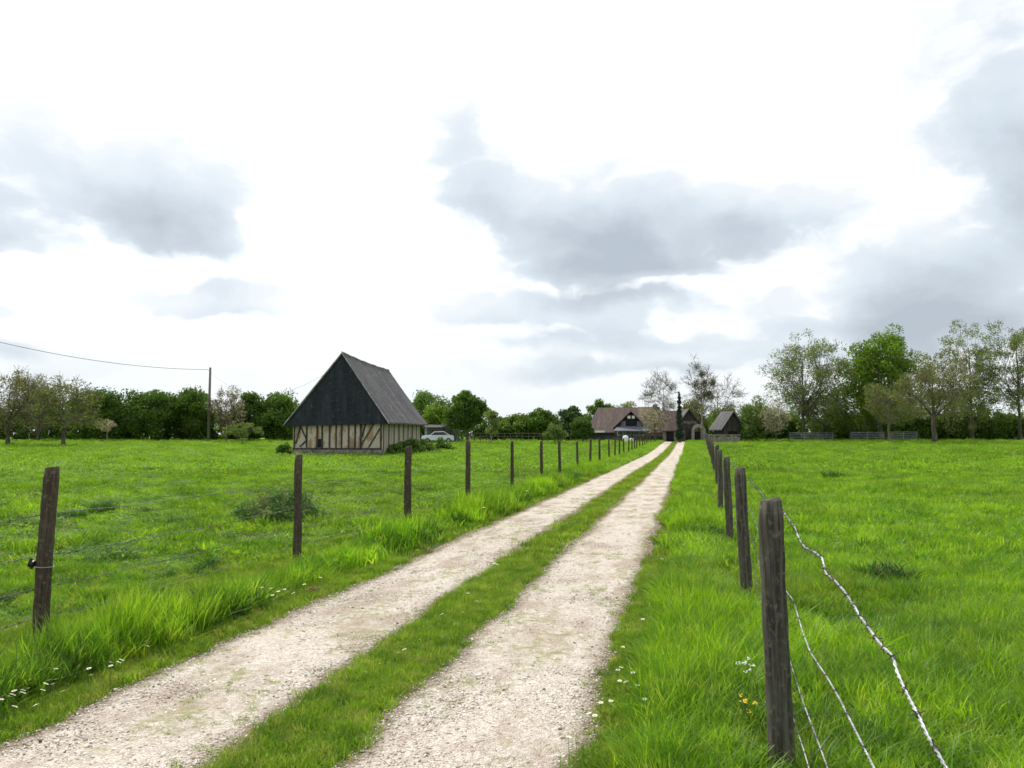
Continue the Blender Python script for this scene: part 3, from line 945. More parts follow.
def hedge(name, label, px0, px1, d0, d1, top, seed, leaf, cat='hedge', thick=1.6, lsize=.2, dens=1.0, var=.35, n_per=1.3):
    rs = np.random.RandomState(seed)
    a = gp(px0, d0); b = gp(px1, d1); L = (b - a).length; mid = (a + b) / 2; mid.z = T(mid.x, mid.y)
    root = thing(name, label, cat, mid)
    n = int(L * n_per * top * 1.05) + 8
    n = int(n * 1.5); u = rs.rand(n); cz = rs.rand(n) ** 1.15
    cs = []; st = MB()
    for i in range(n):
        p = a.lerp(b, u[i]); hh = top * (1 - var * vnoise(u[i] * L * .35 + seed, seed * .7)) * .92
        z = T(p.x, p.y) + .12 + cz[i] * max(.1, hh - .8)
        cs.append((p.x - mid.x + rs.normal(0, thick * .3), p.y - mid.y + rs.normal(0, thick * .3), z - mid.z))
    cs = np.array(cs)
    V_, F_ = leaf_cloud(rs, cs, rs.uniform(.55, 1.0, n), int(75 * dens), lsize, .9)
    for i in range(int(L / 1.5)):
        p = a.lerp(b, (i + rs.rand()) / (L / 1.5)) - mid
        hh = top * .6; st.tube([(p.x, p.y, p.z - .2), (p.x + rs.normal(0, .1), p.y + rs.normal(0, .1), hh * .5), (p.x + rs.normal(0, .4), p.y + rs.normal(0, .4), hh)], [.07, .05, .02], 4, False)
    nv = len(V_); nf = len(F_)
    mesh_obj('foliage', V_.tolist() + st.v, F_.tolist() + [tuple(nv + q for q in f_) for f_ in st.f], None, root, mats=[M[leaf], M['bark'], M['leaf_mid'], M['leaf_olive']],
             midx=np.where(rs.rand(nf) < .18, 2, np.where(rs.rand(nf) < .1, 3, 0)).tolist() + [1] * len(st.f))
    return root


GL = 'trees at the far edge of the left field'
# left side
tree('apple_tree', 'sparse brownish tree with a short trunk at the far left edge of the picture', 'tree', 8, 84, 366, 36, 'leaf_brown', 'bark', .2, 80, 60, .12, .24, 9, 101, GL, twig_r=.024, leaf2='leaf_olive', tr=.22)
tree('apple_tree', 'brown budding tree with a double trunk standing forward in the left field', 'tree', 64, 82, 377, 30, 'leaf_olive', 'bark', .24, 70, 70, .12, .26, 8, 102, GL, twig_r=.024, leaf2='leaf_brown', asym=-.6, tr=.22)
tree('apple_tree', 'thin brown budding tree between the two brown trees at far left', 'tree', 38, 104, 375, 26, 'leaf_brown', 'bark', .12, 60, 80, .13, .28, 8, 103, GL, twig_r=.028, leaf2='leaf_olive')
tree('broadleaf_tree', 'round green tree right of the brown trees, first of the dense green ones', 'tree', 99, 108, 386, 27, 'leaf_mid', 'bark', .06, 80, 190, .19, .30, 2, 104, GL, leaf2='leaf_dark')
tree('broadleaf_tree', 'dark green rounded tree in the middle of the left tree line', 'tree', 151, 110, 388, 27, 'leaf_dark', 'bark', .04, 80, 190, .19, .30, 2, 105, GL, leaf2='leaf_mid')
tree('broadleaf_tree', 'tall dark green tree just left of the utility pole', 'tree', 190, 112, 384, 24, 'leaf_dark', 'bark', .04, 80, 190, .19, .30, 2, 106, GL, leaf2='leaf_mid')
tree('apple_tree', 'bare pinkish brown tree just right of the utility pole', 'tree', 226, 104, 387, 18, 'leaf_brown', 'bark', .25, 60, 40, .11, .26, 9, 107, GL, twig_r=.026, leaf2='blossom')
tree('broadleaf_tree', 'bright topped dark green tree between the bare tree and the barn', 'tree', 250, 110, 393, 19, 'leaf_dark', 'bark', .04, 60, 180, .19, .32, 2, 108, GL, leaf2='leaf_mid')
tree('broadleaf_tree', 'dark green tree partly hidden behind the left slope of the barn roof', 'tree', 283, 112, 393, 24, 'leaf_mid', 'bark', .04, 70, 180, .19, .30, 2, 109, GL, leaf2='leaf_dark')
tree('blossom_tree', 'small white blossoming tree below the round green tree', 'tree', 107, 96, 418, 11, 'blossom', 'bark_pale', .40, 26, 34, .09, .34, 6, 110, leaf2='leaf_olive')
tree('willow_shrub', 'small pale drooping shrub tree left of the barn', 'tree', 242, 92, 421, 19, 'leaf_olive', 'bark_pale', .25, 34, 50, .11, .30, 6, 111, leaf2='leaf_mid')
hedge('hedge', 'dark green hedge along the far side of the left field behind the brown trees', -160, 130, 118, 116, 6.4, 1, 'leaf_dark')
hedge('hedge', 'dark green hedge behind the utility pole and left of the barn', 120, 330, 116, 118, 6.0, 2, 'leaf_dark')
tree('broadleaf_tree', 'dense green tree outside the left edge of the field', 'tree', -70, 110, 385, 40, 'leaf_dark', 'bark', .08, 70, 160, .2, .30, 2, 112, GL)
# centre
GC = 'trees between barn and farmhouse'
tree('broadleaf_tree', 'round green tree rising directly behind the barn roof end', 'tree', 424, 116, 392, 25, 'leaf_mid', 'bark', .06, 70, 180, .18, .30, 2, 121, GC)
tree('broadleaf_tree', 'yellow green bushy tree beside the parked car', 'tree', 440, 111, 402, 16, 'leaf_bright', 'bark', .15, 50, 150, .16, .32, 2, 122, GC, leaf2='leaf_mid')
tree('lime_tree', 'tall oval dark green tree with a clear trunk in the middle gap', 'tree', 468, 100, 390, 18, 'leaf_mid', 'bark', .20, 80, 190, .16, .30, 2, 123, GC, leaf2='leaf_dark')
tree('young_tree', 'slim pale budding tree right of the tall oval tree', 'tree', 491, 95, 407, 8, 'leaf_olive', 'bark_pale', .2, 34, 70, .11, .36, 4, 124, GC, leaf2='leaf_pale')
tree('broadleaf_tree', 'low mid green tree in the gap, right of the slim pale tree', 'tree', 512, 118, 413, 22, 'leaf_mid', 'bark', .06, 60, 150, .18, .32, 2, 125, GC, leaf2='leaf_olive')
tree('broadleaf_tree', 'olive green tree in the middle of the gap before the farmhouse', 'tree', 537, 116, 409, 20, 'leaf_mid', 'bark', .06, 60, 150, .18, .32, 2, 126, GC, leaf2='leaf_dark')
tree('willow_shrub', 'pale green round shrub tree left of the farmhouse', 'tree', 555, 96, 424, 12, 'leaf_mid', 'bark_pale', .15, 36, 140, .10, .36, 3, 127, leaf2='leaf_pale')
tree('conifer_tree', 'dark blue green tree left of the farmhouse', 'tree', 572, 112, 407, 15, 'conifer', 'bark', .08, 50, 190, .17, .34, 2, 128, leaf2='leaf_dark')
tree('broadleaf_tree', 'dark leafy bush tree at the left corner of the farmhouse', 'tree', 583, 103, 415, 10, 'leaf_dark', 'bark', .08, 34, 170, .15, .38, 2, 129)
tree('poplar_tree', 'upright green tree rising above the left end of the farmhouse roof', 'tree', 600, 128, 395, 12, 'leaf_mid', 'bark', .15, 44, 140, .17, .36, 3, 130, lean=.03)
tree('pale_tree', 'pale grey green round tree behind the farmhouse ridge', 'tree', 626, 140, 400, 14, 'leaf_pale', 'bark', .2, 50, 80, .15, .34, 5, 131, leaf2='leaf_olive')
hedge('hedge', 'green hedge between barn and farmhouse at the end of the left field', 395, 590, 120, 120, 4.6, 3, 'leaf_dark', dens=1.0)
hedge('hedge', 'far green wood edge seen low behind the farm', 560, 800, 150, 150, 6.5, 4, 'leaf_mid')
# right of the track end
tree('bare_tree', 'bare wintry tree behind the mossy end of the farmhouse', 'tree', 664, 132, 370, 24, 'leaf_pale', 'bark_pale', .30, 60, 9, .09, .28, 10, 141, twig_r=.022, tr=.16)
tree('mistletoe_tree', 'tall slender bare tree hung with dark mistletoe balls at the end of the track', 'tree', 702, 106, 352, 19, 'leaf_pale', 'bark_pale', .25, 60, 10, .09, .30, 9, 142, twig_r=.018, mistle=24, shape='poplar', tr=.17)
tree('bare_tree', 'bare spreading tree right of the mistletoe tree', 'tree', 718, 126, 368, 24, 'leaf_pale', 'bark_pale', .25, 60, 9, .09, .28, 9, 143, twig_r=.020, tr=.16)
tree('cypress_tree', 'narrow dark cypress pointing up like a spire left of the track end', 'tree', 679.5, 104, 390, 5.0, 'conifer', 'bark', .03, 90, 90, .10, .5, 0, 144, shape='spire')
tree('brown_tree', 'brownish leafy tree above the small stone house', 'tree', 692, 122, 397, 16, 'leaf_brown', 'bark', .1, 50, 120, .14, .32, 3, 145, leaf2='leaf_olive')
tree('broadleaf_tree', 'fresh green tree behind the little dark barn', 'tree', 724, 128, 402, 16, 'leaf_bright', 'bark', .06, 50, 120, .15, .34, 3, 146, leaf2='leaf_pale')
tree('broadleaf_tree', 'soft green bushy tree right of the little barn', 'tree', 757, 106, 397, 21, 'leaf_mid', 'bark', .05, 64, 130, .14, .32, 3, 147, leaf2='leaf_pale')
tree('blossom_tree', 'pink blossoming tree in front of the mossy farmhouse roof', 'tree', 655, 101, 409, 13, 'blossom', 'bark', .3, 40, 40, .08, .34, 6, 148, leaf2='leaf_olive')
GR = 'big trees along the far side of the right field'
tree('ash_tree', 'large open crowned tree with few fresh leaves, left of the bright green tree', 'tree', 804, 108, 333, 42, 'leaf_olive', 'bark', .16, 190, 62, .13, .16, 6, 151, GR, twig_r=.020, leaf2='leaf_pale', tr=.26, up=1)
tree('maple_tree', 'bright green leafy tree standing out above its neighbours', 'tree', 880, 108, 328, 36, 'leaf_bright', 'bark', .16, 130, 180, .18, .25, 2, 257, GR, leaf2='leaf_mid', wob=.75)
tree('ash_tree', 'thin grey green tree between the bright green tree and the tall ash', 'tree', 922, 122, 344, 25, 'leaf_pale', 'bark', .15, 100, 66, .13, .20, 6, 153, GR, twig_r=.022, tr=.2)
tree('ash_tree', 'tall airy tree with dark stems near the right edge', 'tree', 972, 108, 321, 30, 'leaf_olive', 'bark', .12, 170, 64, .12, .17, 6, 154, GR, twig_r=.020, leaf2='leaf_pale', tr=.24)
tree('ash_tree', 'tall airy tree cut by the right edge of the picture', 'tree', 1020, 104, 314, 34, 'leaf_olive', 'bark', .12, 180, 70, .12, .17, 6, 155, GR, twig_r=.020, leaf2='leaf_pale', tr=.24)
tree('ash_tree', 'open tree outside the right edge of the field', 'tree', 1090, 108, 325, 38, 'leaf_olive', 'bark', .16, 100, 44, .12, .22, 6, 156, GR, twig_r=.022)
tree('apple_tree', 'brown leaved orchard tree with dark trunk standing forward in the right field', 'tree', 934, 90, 356, 38, 'leaf_brown', 'bark', .28, 110, 62, .10, .19, 6, 157, 'orchard trees in the right field', twig_r=.018, leaf2='leaf_olive', tr=.30)
tree('apple_tree', 'smaller orchard tree with pale thin trunk in front of the grey gates', 'tree', 889, 96, 378, 28, 'leaf_olive', 'bark_pale', .30, 80, 62, .10, .22, 6, 158, 'orchard trees in the right field', twig_r=.018, tr=.17, leaf2='leaf_brown')
tree('blossom_tree', 'pale pink blossoming tree left under the large open crowned tree', 'tree', 776, 102, 401, 16, 'blossom', 'bark', .2, 40, 60, .09, .32, 5, 159, leaf2='leaf_pale')
tree('broadleaf_tree', 'low olive green tree under the large open crowned tree', 'tree', 826, 112, 383, 30, 'leaf_olive', 'bark', .05, 90, 110, .14, .25, 4, 160, leaf2='leaf_mid')
tree('broadleaf_tree', 'low olive tree under the bright green tree', 'tree', 866, 114, 382, 30, 'leaf_olive', 'bark', .05, 90, 120, .14, .25, 4, 161, leaf2='leaf_dark')
tree('broadleaf_tree', 'low pale green tree behind the dark trunked orchard tree', 'tree', 945, 118, 385, 34, 'leaf_pale', 'bark', .05, 90, 100, .14, .25, 4, 162, leaf2='leaf_olive')
hedge('hedge', 'dark hedge under the large open crowned tree', 738, 850, 116, 117, 5.0, 5, 'leaf_dark')
hedge('hedge', 'dark hedge behind the orchard trees in the right field', 840, 960, 118, 118, 5.6, 6, 'leaf_dark')
hedge('hedge', 'green hedge seen through the gaps behind the grey gates', 815, 1060, 127, 127, 5.4, 8, 'leaf_dark', dens=1.3)
hedge('hedge', 'dark hedge below the tall airy trees at the right edge', 950, 1180, 117, 114, 6.4, 7, 'leaf_dark')

# ------------------------------------------------------------------ uv helper (planar, metres)
def planar_uv(o, udir, vdir):
    uv = o.data.uv_layers.new(name='UVMap'); u = Vector(udir); v = Vector(vdir); me = o.data
    for lp in me.loops:
        c = me.vertices[lp.vertex_index].co; uv.data[lp.index].uv = (c.dot(u), c.dot(v))
    return o


# ------------------------------------------------------------------ half timbered barn
def barn():
    D0 = 60.0
    c = at(382, HOR, D0); fr = at(420.5, HOR, D0 * 1.20)
    u = Vector((fr.x - c.x, fr.y - c.y, 0)); L = u.length; u.normalize(); ang = math.atan2(u.y, u.x) - math.pi / 2
    xh = Vector((u.y, -u.x, 0))
    dl = ray(293, HOR)
    # left corner: c - W xh on ray dl
    A = np.array([[dl.x, xh.x], [dl.y, xh.y]]); s_ = np.linalg.solve(A, [c.x, c.y]); Wd = s_[1]
    mid = c - xh * (Wd / 2); zb = min(T(mid.x, mid.y), T(c.x, c.y)) - .05
    root = thing('barn', 'old half timbered barn with steep dark slate roof standing in the left field', 'barn', (mid.x, mid.y, zb), ang)
    hw = Wd / 2; ov = .62
    ze = at(390, 422.5, D0).z - zb; za = at(344, 353, D0).z - zb
    xa = .42; zl = ze - .17; za += .03
    sl = (za - ze) / (hw + ov - xa)              # slope
    # walls
    wt = ze + .45
    m = MB(); m.box(-hw, hw, 0, .25, .55, wt); m.build('wall', M['daub'], root)
    m = MB(); m.box(hw - .22, hw, .26, L, .35, wt); m.build('side_wall', M['planks'], root)
    m = MB(); m.box(-hw, -hw + .22, .26, L, .35, wt); m.build('side_wall', M['planks'], root)
    m = MB(); m.box(-hw + .23, hw - .23, L - .25, L - .01, .35, wt); m.build('wall', M['planks'], root)
    m = MB(); m.box(-hw - .06, hw + .06, -.08, .32, -.4, .54); m.build('plinth', M['stone'], root)
    m = MB(); m.box(hw - .30, hw + .05, .33, L + .05, -.4, .34); m.build('plinth', M['stone'], root)
    # timbers
    def beam(pts, w=.13, y0=-.035, nm='timber'):
        (x0, z0), (x1, z1) = pts; d = Vector((x1 - x0, 0, z1 - z0)); n_ = Vector((d.z, 0, -d.x)).normalized() * (w / 2)
        m = MB(); m.slab([(x0 - n_.x, y0, z0 - n_.z), (x1 - n_.x, y0, z1 - n_.z), (x1 + n_.x, y0, z1 + n_.z), (x0 + n_.x, y0, z0 + n_.z)], (0, .09, 0))
        return m.build(nm, M['timber'], root)
    X = lambda px: -hw + (px - 293) / (382 - 293) * 2 * hw
    zt = wt - .02
    beam([(-hw, .61), (hw, .61)], .15, -.045, 'sill_beam')
    for px in (294.5, 307, 317.5, 322.5, 330, 336.5, 342, 349, 355.5, 361, 381): beam([(X(px), .69), (X(px), zt)], rng.uniform(.10, .15))
    for a, b in (((296, zt), (307, 1.3)), ((303, zt), (296, 1.0)), ((377, zt - .1), (361, .8)), ((381, zt - .75), (369, .72)), ((368, zt), (362, 1.5)), ((300, .75), (307, 1.25))):
        beam([(X(a[0]), a[1]), (X(b[0]), b[1])], .12, -.028)
    m = MB(); m.box(X(318.2), X(321.5), -.05, -.01, .72, 1.35); m.build('opening', M['dark'], root)
    # vertical posts of side wall
    for k in range(9):
        yy = .3 + k * (L - .5) / 8
        m = MB(); m.box(hw + .003, hw + .05, yy, yy + rng.uniform(.07, .14), .35, wt); m.build('timber', M['timber'], root)
    # gable cladding: triangle standing proud of wall, bottom at eaves
    yb = -.30
    m = MB(); m.slab([(-hw - ov + .12, yb, zl - .10), (hw + ov - .12, yb, ze - .10), (xa, yb, za - .22)], (0, .22, 0))
    o = m.build('gable_cladding', M['slate_dark'], root); planar_uv(o, (1, 0, 0), (0, 0, 1))
    m = MB(); m.slab([(-hw, L - .02, wt + .004), (hw, L - .02, wt + .004), (xa, L - .02, za - .62)], (0, .1, 0)); m.build('gable', M['planks_dark'], root)
    # roof slopes with slightly wavering ridge
    n = 14; thick = .12
    for sgn in (-1, 1):
        V_ = []; Fs = []
        rows = 7
        for j in range(n + 1):
            yy = -.38 + (L + .7) * j / n
            dz = -.10 * math.sin(math.pi * j / n) + .02 * math.sin(j * 2.3) - .34 * j / n
            for i in range(rows):
                t = i / (rows - 1); xx = sgn * (hw + ov) * (1 - t) + xa * t; z0_ = ze if sgn > 0 else zl
                V_.append((xx, yy, z0_ + (za - z0_) * t + dz * t - .07 * math.sin(math.pi * t) + (.03 * (1 - t) if i == 0 else 0)))
        nv = len(V_); V_ += [(a, b, c_ - thick) for a, b, c_ in V_]
        for j in range(n):
            for i in range(rows - 1):
                q = j * rows + i; f_ = (q, q + 1, q + rows + 1, q + rows)
                Fs.append(f_ if sgn > 0 else f_[::-1]); Fs.append(tuple(nv + a for a in (f_[::-1] if sgn > 0 else f_)))
            q = j * rows; Fs.append((q, q + rows, nv + q + rows, nv + q))
        for j in (0, n):
            for i in range(rows - 1):
                q = j * rows + i; Fs.append((q, q + 1, nv + q + 1, nv + q))
        o = mesh_obj('roof', V_, Fs, M['slate_roof'], root, smooth=False)
        sv = Vector((sgn, 0, -sl)).normalized(); planar_uv(o, (0, 1, 0), tuple(-sv))
        # bargeboard
        m = MB(); w = .08
        
        a = Vector((sgn * (hw + ov + .02), -.46, (ze if sgn > 0 else zl) - .01)); b = Vector((xa, -.46, za + .02))
        dn = Vector((0, 0, -w * 1.3))
        m.slab([a, b, b + dn, a + dn], (0, .07, 0)); m.build('bargeboard', M['verge'], root)
    m = MB(); m.tube([(xa, -.40 + (L + .7) * j / 14, za + .04 - .10 * math.sin(math.pi * j / 14) + .02 * math.sin(j * 2.3) - .34 * j / 14) for j in range(15)], .06, 6); m.build('ridge_cap', M['verge'], root)
    return root, c, xh, u, hw, L


broot, bc, bxh, bu, bhw, bL = barn()


def clump(name, label, cat, p, rx, ry, h, leaf, seed, n=30, nleaf=80, lsize=.08, stalk=None, group=None, blade=0):
    rs = np.random.RandomState(seed)
    root = thing(name, label, cat, p, 0, group)
    cs = []
    for i in range(n):
        a = rs.uniform(0, 6.28); q = math.sqrt(rs.rand())
        cs.append((math.cos(a) * q * rx, math.sin(a) * q * ry, h * (1 - q * q) * rs.uniform(.3, .95)))
    V_, F_ = leaf_cloud(rs, np.array(cs), np.full(n, min(rx, ry, h) * .42), nleaf, lsize, .8)
    V_[:, 2] = np.maximum(V_[:, 2], -.03); F_ = F_.tolist(); V_ = V_.tolist()
    if blade:
        V_, F_ = blades(random.Random(seed), blade, rx, h, .012 if h < .3 else .02, .9, 3, .4)
    mesh_obj('foliage', V_, F_, M[leaf], root)
    st = MB()
    for i in range(stalk or 6):
        a = rs.uniform(0, 6.28); q = math.sqrt(rs.rand()) * .8; x_, y_ = math.cos(a) * q * rx, math.sin(a) * q * ry; zz = h * (1 - q * q)
        e = Vector((x_ + rs.normal(0, .3) * rx * .6, y_ + rs.normal(0, .3) * ry * .6, zz * rs.uniform(.3, 1.15)))
        st.tube([(x_, y_, zz * .35), e * .5 + Vector((x_, y_, zz)) * .5, e], [.007, .006, .004], 3, False)
    st.build('stalks', M['straw'], root)
    return root


cpt = lambda k, off: Vector((bc.x + bu.x * k + bxh.x * off, bc.y + bu.y * k + bxh.y * off, 0))
for k, off, h, rr, lab in ((1.8, .7, .9, 1.1, 'dark green nettle bush at the near corner of the barn side wall'), (4.6, .9, 1.25, 1.6, 'tall dark bramble bush against the middle of the barn side wall'),
                           (8.2, .9, 1.15, 1.8, 'dark bramble bush against the far half of the barn side wall'), (13.5, .9, 1.5, 2.2, 'dark bush at the far end of the barn side wall')):
    p = cpt(k, off); p.z = T(p.x, p.y); clump('bramble_bush', lab, 'bush', p, rr, .8, h, 'leaf_dark', int(k * 10), 34, 80, .09, group='bushes around the barn')
p = cpt(.1, -2 * bhw - .75); p.z = T(p.x, p.y); clump('bramble_bush', 'small dark bush at the left corner of the barn front', 'bush', p, .65, .6, 1.1, 'leaf_dark', 77, 20, 80, .08, group='bushes around the barn')
# pale stone block lying beside barn
def boulder(px, py, w, h, label, mat='stone_pale', seed=0):
    r_ = random.Random(seed); V_, F_ = rock(r_, 1.0); g_ = ground(px, py)
    V_ = [(v[0] * w, v[1] * w * .7, max(v[2], -.4) * h * 1.6 + h * .2) for v in V_]
    o = mesh_obj('rock', V_, F_, M[mat]); o.location = g_; tag(o, label, 'stone')
    md = o.modifiers.new('bevel', 'SUBSURF'); md.levels = 1; md.render_levels = 1
    return o
boulder(425.5, 453.2, .45, .3, 'pale stone lying at the foot of the barn side wall', seed=1)
boulder(396, 457.5, .45, .22, 'pale flat mound of earth in the grass in front of the barn corner', seed=2)

# brush heap and dark tufts in fields
g_ = ground(279, 524); clump('weed_heap', 'heap of cut weeds and straw behind the second left fence post', 'heap', g_, .78, .7, .62, 'heap_green', 5, 80, 200, .030, stalk=190)
for px, py, r_, h, lab in ((104, 511, .30, .26, 'dark green weed tuft in the left field, left of the weed heap'), (72, 516, .28, .18, 'low dark grass tuft just right of the leftmost fence post'),
                           (420, 487, .30, .14, 'low dark tuft of weeds behind the third left fence post'), (888, 585, .26, .24, 'dark green grass tuft in the right field'),
                           (832, 478, .40, .36, 'dark leafy dock tuft further back in the right field'), (748, 441, .5, .4, 'dark weed tuft at the far edge of the right field near the little barn')):
    clump('weed_tuft', lab, 'weeds', ground(px, py + 3), r_ * .9, r_ * .9, h * 1.25, 'grass_dark', int(px), 16, 70, .03 if py > 500 else .06, stalk=8, group='dark weed tufts in the fields', blade=260)
for px, py, lab in ((424, 553, 'withered brown dock leaves at the left edge of the track'), (376, 520, 'tangle of dry brown leaves in the left verge, further along'),
                    (312, 596, 'withered pale brown leaves in the left verge near the daisies')):
    clump('dry_weeds', lab, 'weeds', ground(px, py), .12, .10, .10, 'straw', int(px), 8, 12, .03, stalk=10, group='withered weeds in the left verge')

# ------------------------------------------------------------------ utility pole & line
g_ = gp(208.5, 104)
pole = thing('utility_pole', 'tall slim wooden utility pole in front of the left tree line', 'pole', g_)
Hp = at(208, 367.5, 104).z - g_.z
m = MB(); m.tube([(0, 0, -.3), (0, 0, Hp * .5), (.03, 0, Hp)], [.19, .17, .14], 8); m.build('post', M['pole'], pole, True)
m = MB(); m.tube([(-.14, -.1, Hp - .35), (.18, -.1, Hp - .32)], [.05, .05], 6); m.build('bracket', M['greymetal'], pole)
a = at(208, 369.5, 104); b = at(-260, 262, 62)
pts = []
for i in range(41):
    t = i / 40; p = b.lerp(a, t); p.z -= 4 * t * (1 - t) * 2.1; pts.append(p)
m = MB(); m.tube(pts, .026, 4); o = m.build('power_line', M['line']); tag(o, 'thin overhead wire sagging from the upper left to the utility pole', 'wire')
e = at(343, 362, 66); pts = []
for i in range(21):
    t = i / 20; p = a.lerp(e, t); p.z -= 4 * t * (1 - t) * 3.0; pts.append(p)
m = MB(); m.tube(pts, .010, 4); o = m.build('power_line', M['line']); tag(o, 'very thin wire running from the utility pole towards the barn', 'wire')

# ------------------------------------------------------------------ farm buildings
def place_root(name, label, cat, px, depth, yaw_off=0.0):
    g_ = gp(px, depth); d = ray(px, HOR); ang = math.atan2(d.y, d.x) - math.pi / 2
    return thing(name, label, cat, g_, ang + yaw_off), g_, depth / (d.x * FWD.x + d.y * FWD.y) / math.hypot(d.x, d.y) * math.hypot(d.x, d.y)


def gabled(root, x0, x1, y0, y1, eave, ridge, wallm, roofm, along='x', ov=.4, hip=0.0, gable_mat=None, base=-.4):
    m = MB(); m.box(x0, x1, y0, y1, base, eave); m.build('wall', wallm, root)
    th = .14
    if along == 'x':
        ym = (y0 + y1) / 2
        sl = (ridge - eave) / (ym - y0)
        ze = eave - ov * sl + .05
        for s in (0, 1):
            yy = y0 - ov if s == 0 else y1 + ov
            P_ = [(x0 - ov, yy, ze), (x1 + ov, yy, ze), (x1 + ov - hip, ym, ridge), (x0 - ov + hip, ym, ridge)]
            m = MB(); m.slab(P_ if s == 0 else P_[::-1], (0, 0, th)); o = m.build('roof', roofm, root)
            planar_uv(o, (1, 0, 0), tuple(Vector((0, 1 if s == 0 else -1, sl)).normalized()))
        if hip:
            for xx, xr in ((x0 - ov, x0 - ov + hip), (x1 + ov, x1 + ov - hip)):
                P_ = [(xx, y0 - ov, ze), (xr, ym, ridge + .003), (xx, y1 + ov, ze)]
                m = MB(); m.slab(P_, (0, 0, th)); o = m.build('roof', roofm, root); planar_uv(o, (0, 1, 0), (.5, 0, .8))
        else:
            for xx in (x0 + .01, x1 - .21):
                m = MB(); m.slab([(xx, y0 + .02, eave + .003), (xx, y1 - .02, eave + .003), (xx, ym, ridge - .1)], (.2, 0, 0)); m.build('gable', gable_mat or wallm, root)
    else:
        xm = (x0 + x1) / 2; sl = (ridge - eave) / (xm - x0); ze = eave - ov * sl + .05
        for s in (0, 1):
            xx = x0 - ov if s == 0 else x1 + ov
            P_ = [(xx, y0 - ov, ze), (xm, y0 - ov, ridge), (xm, y1 + ov, ridge), (xx, y1 + ov, ze)]
            m = MB(); m.slab(P_ if s == 0 else P_[::-1], (0, 0, th)); o = m.build('roof', roofm, root)
            planar_uv(o, (0, 1, 0), tuple(Vector((1 if s == 0 else -1, 0, sl)).normalized()))
        for yy in (y0 + .01, y1 - .21):
            m = MB(); m.slab([(x0 + .02, yy, eave + .003), (x1 - .02, yy, eave + .003), (xm, yy, ridge - .1)], (0, .2, 0)); m.build('gable', gable_mat or wallm, root)


def win(root, x, z, w, h, y=-.02, frame='white', pane='glass', name='window'):
    f = MB(); t = .07
    f.box(x - w / 2, x + w / 2, y - .06, y, z, z + t); f.box(x - w / 2, x + w / 2, y - .06, y, z + h - t, z + h)
    f.box(x - w / 2, x - w / 2 + t, y - .06, y, z + t, z + h - t); f.box(x + w / 2 - t, x + w / 2, y - .06, y, z + t, z + h - t)
    fo = f.build(name, M[frame], root)
    g = MB(); g.box(x - w / 2 + t, x + w / 2 - t, y - .03, y - .01, z + t, z + h - t); g.build('pane', M[pane], fo)
    return fo


DF = 112.0; pm = DF / F   # metres per pixel there
# farmhouse: px 588..665, eave 431, ridge 408
root, g_, _ = place_root('farmhouse', 'long farmhouse with brown tiled roof and black gabled dormer left of the track end', 'house', 626, DF)
zof = lambda py, d=DF: CAMH + (HOR - py) / F * d - g_.z
gabled(root, (590 - 626) * pm, (664 - 626) * pm, 0, 8.5, zof(431), zof(407.5), M['greywall'], M['tile_brown'], 'x', .5, hip=1.5)
m = MB(); m.slab([((640 - 626) * pm, -.52, zof(431) - .6), ((668.6 - 626) * pm, -.52, zof(431) - .6), ((664.5 - 626) * pm - .55, 4.2, zof(407.5) + .02), ((638 - 626) * pm, 4.2, zof(407.5) + .02)], (0, 0, .20))
o = m.build('mossy_roof', M['tile_moss'], root); planar_uv(o, (1, 0, 0), (0, .7, .7))
# cross gable
xg0, xg1 = (613.5 - 626) * pm, (647 - 626) * pm; xa = (631 - 626) * pm; zg = zof(412.5); zl = zof(428)
m = MB(); m.slab([(xg0 + .3, -2.6, zl), (xg1 - .3, -2.6, zl), (xa, -2.6, zg - .25)], (0, .2, 0)); m.build('gable', M['planks_dark'], root)
m = MB(); m.box(xg0 + .4, xg1 - .4, -2.6, -.01, -.4, zl - .003); m.build('wall', M['greywall'], root)
for s, xx in ((0, xg0), (1, xg1)):
    P_ = [(xx, -3.0, zl - .15), (xa, -3.0, zg), (xa, 3.6, zg), (xx, 1.4, zl - .15)]
    m = MB(); m.slab(P_ if s == 0 else P_[::-1], (0, 0, .15)); o = m.build('dormer_roof', M['tile_brown'], root); planar_uv(o, (0, 1, 0), (.6, 0, .7))
m = MB(); m.box((625.5 - 626) * pm, (637 - 626) * pm, -2.68, -2.61, zof(426), zof(418.7)); m.build('hayloft_opening', M['dark'], root)
for px in (629, 633.2): win(root, (px - 626) * pm, zof(419), .38, .38, -2.70, 'white', 'white')
for px in (623.6, 638.8):
    m = MB(); m.box((px - 626) * pm - .3, (px - 626) * pm + .3, -2.69, -2.61, zof(427.5), zof(421.5)); m.build('shutter', M['shedmetal'], root)
P_ = [((614 - 626) * pm, -4.6, zof(431.5)), ((648 - 626) * pm, -4.6, zof(431.5)), ((645 - 626) * pm, -2.62, zof(427)), ((618 - 626) * pm, -2.62, zof(427))]
m = MB(); m.slab(P_, (0, 0, .1)); o = m.build('lean_to_roof', M['shedmetal'], root)
for px in (616, 624, 632, 640, 646):
    m = MB(); m.box((px - 626) * pm - .09, (px - 626) * pm + .09, -4.45, -4.27, -.4, zof(431.6)); m.build('porch_post', M['timber'], root)
for px in (620.5, 628, 636, 643): win(root, (px - 626) * pm, .9, .8, 1.1, -2.61)
m = MB(); m.box((586 - 626) * pm, (605 - 626) * pm, -1.6, -.55, zof(432.6), zof(430.6)); m.build('awning', M['white'], root)
for px in (587, 596, 604):
    m = MB(); m.box((px - 626) * pm - .06, (px - 626) * pm + .06, -1.55, -1.43, -.4, zof(432.7)); m.build('awning_post', M['timber'], root)
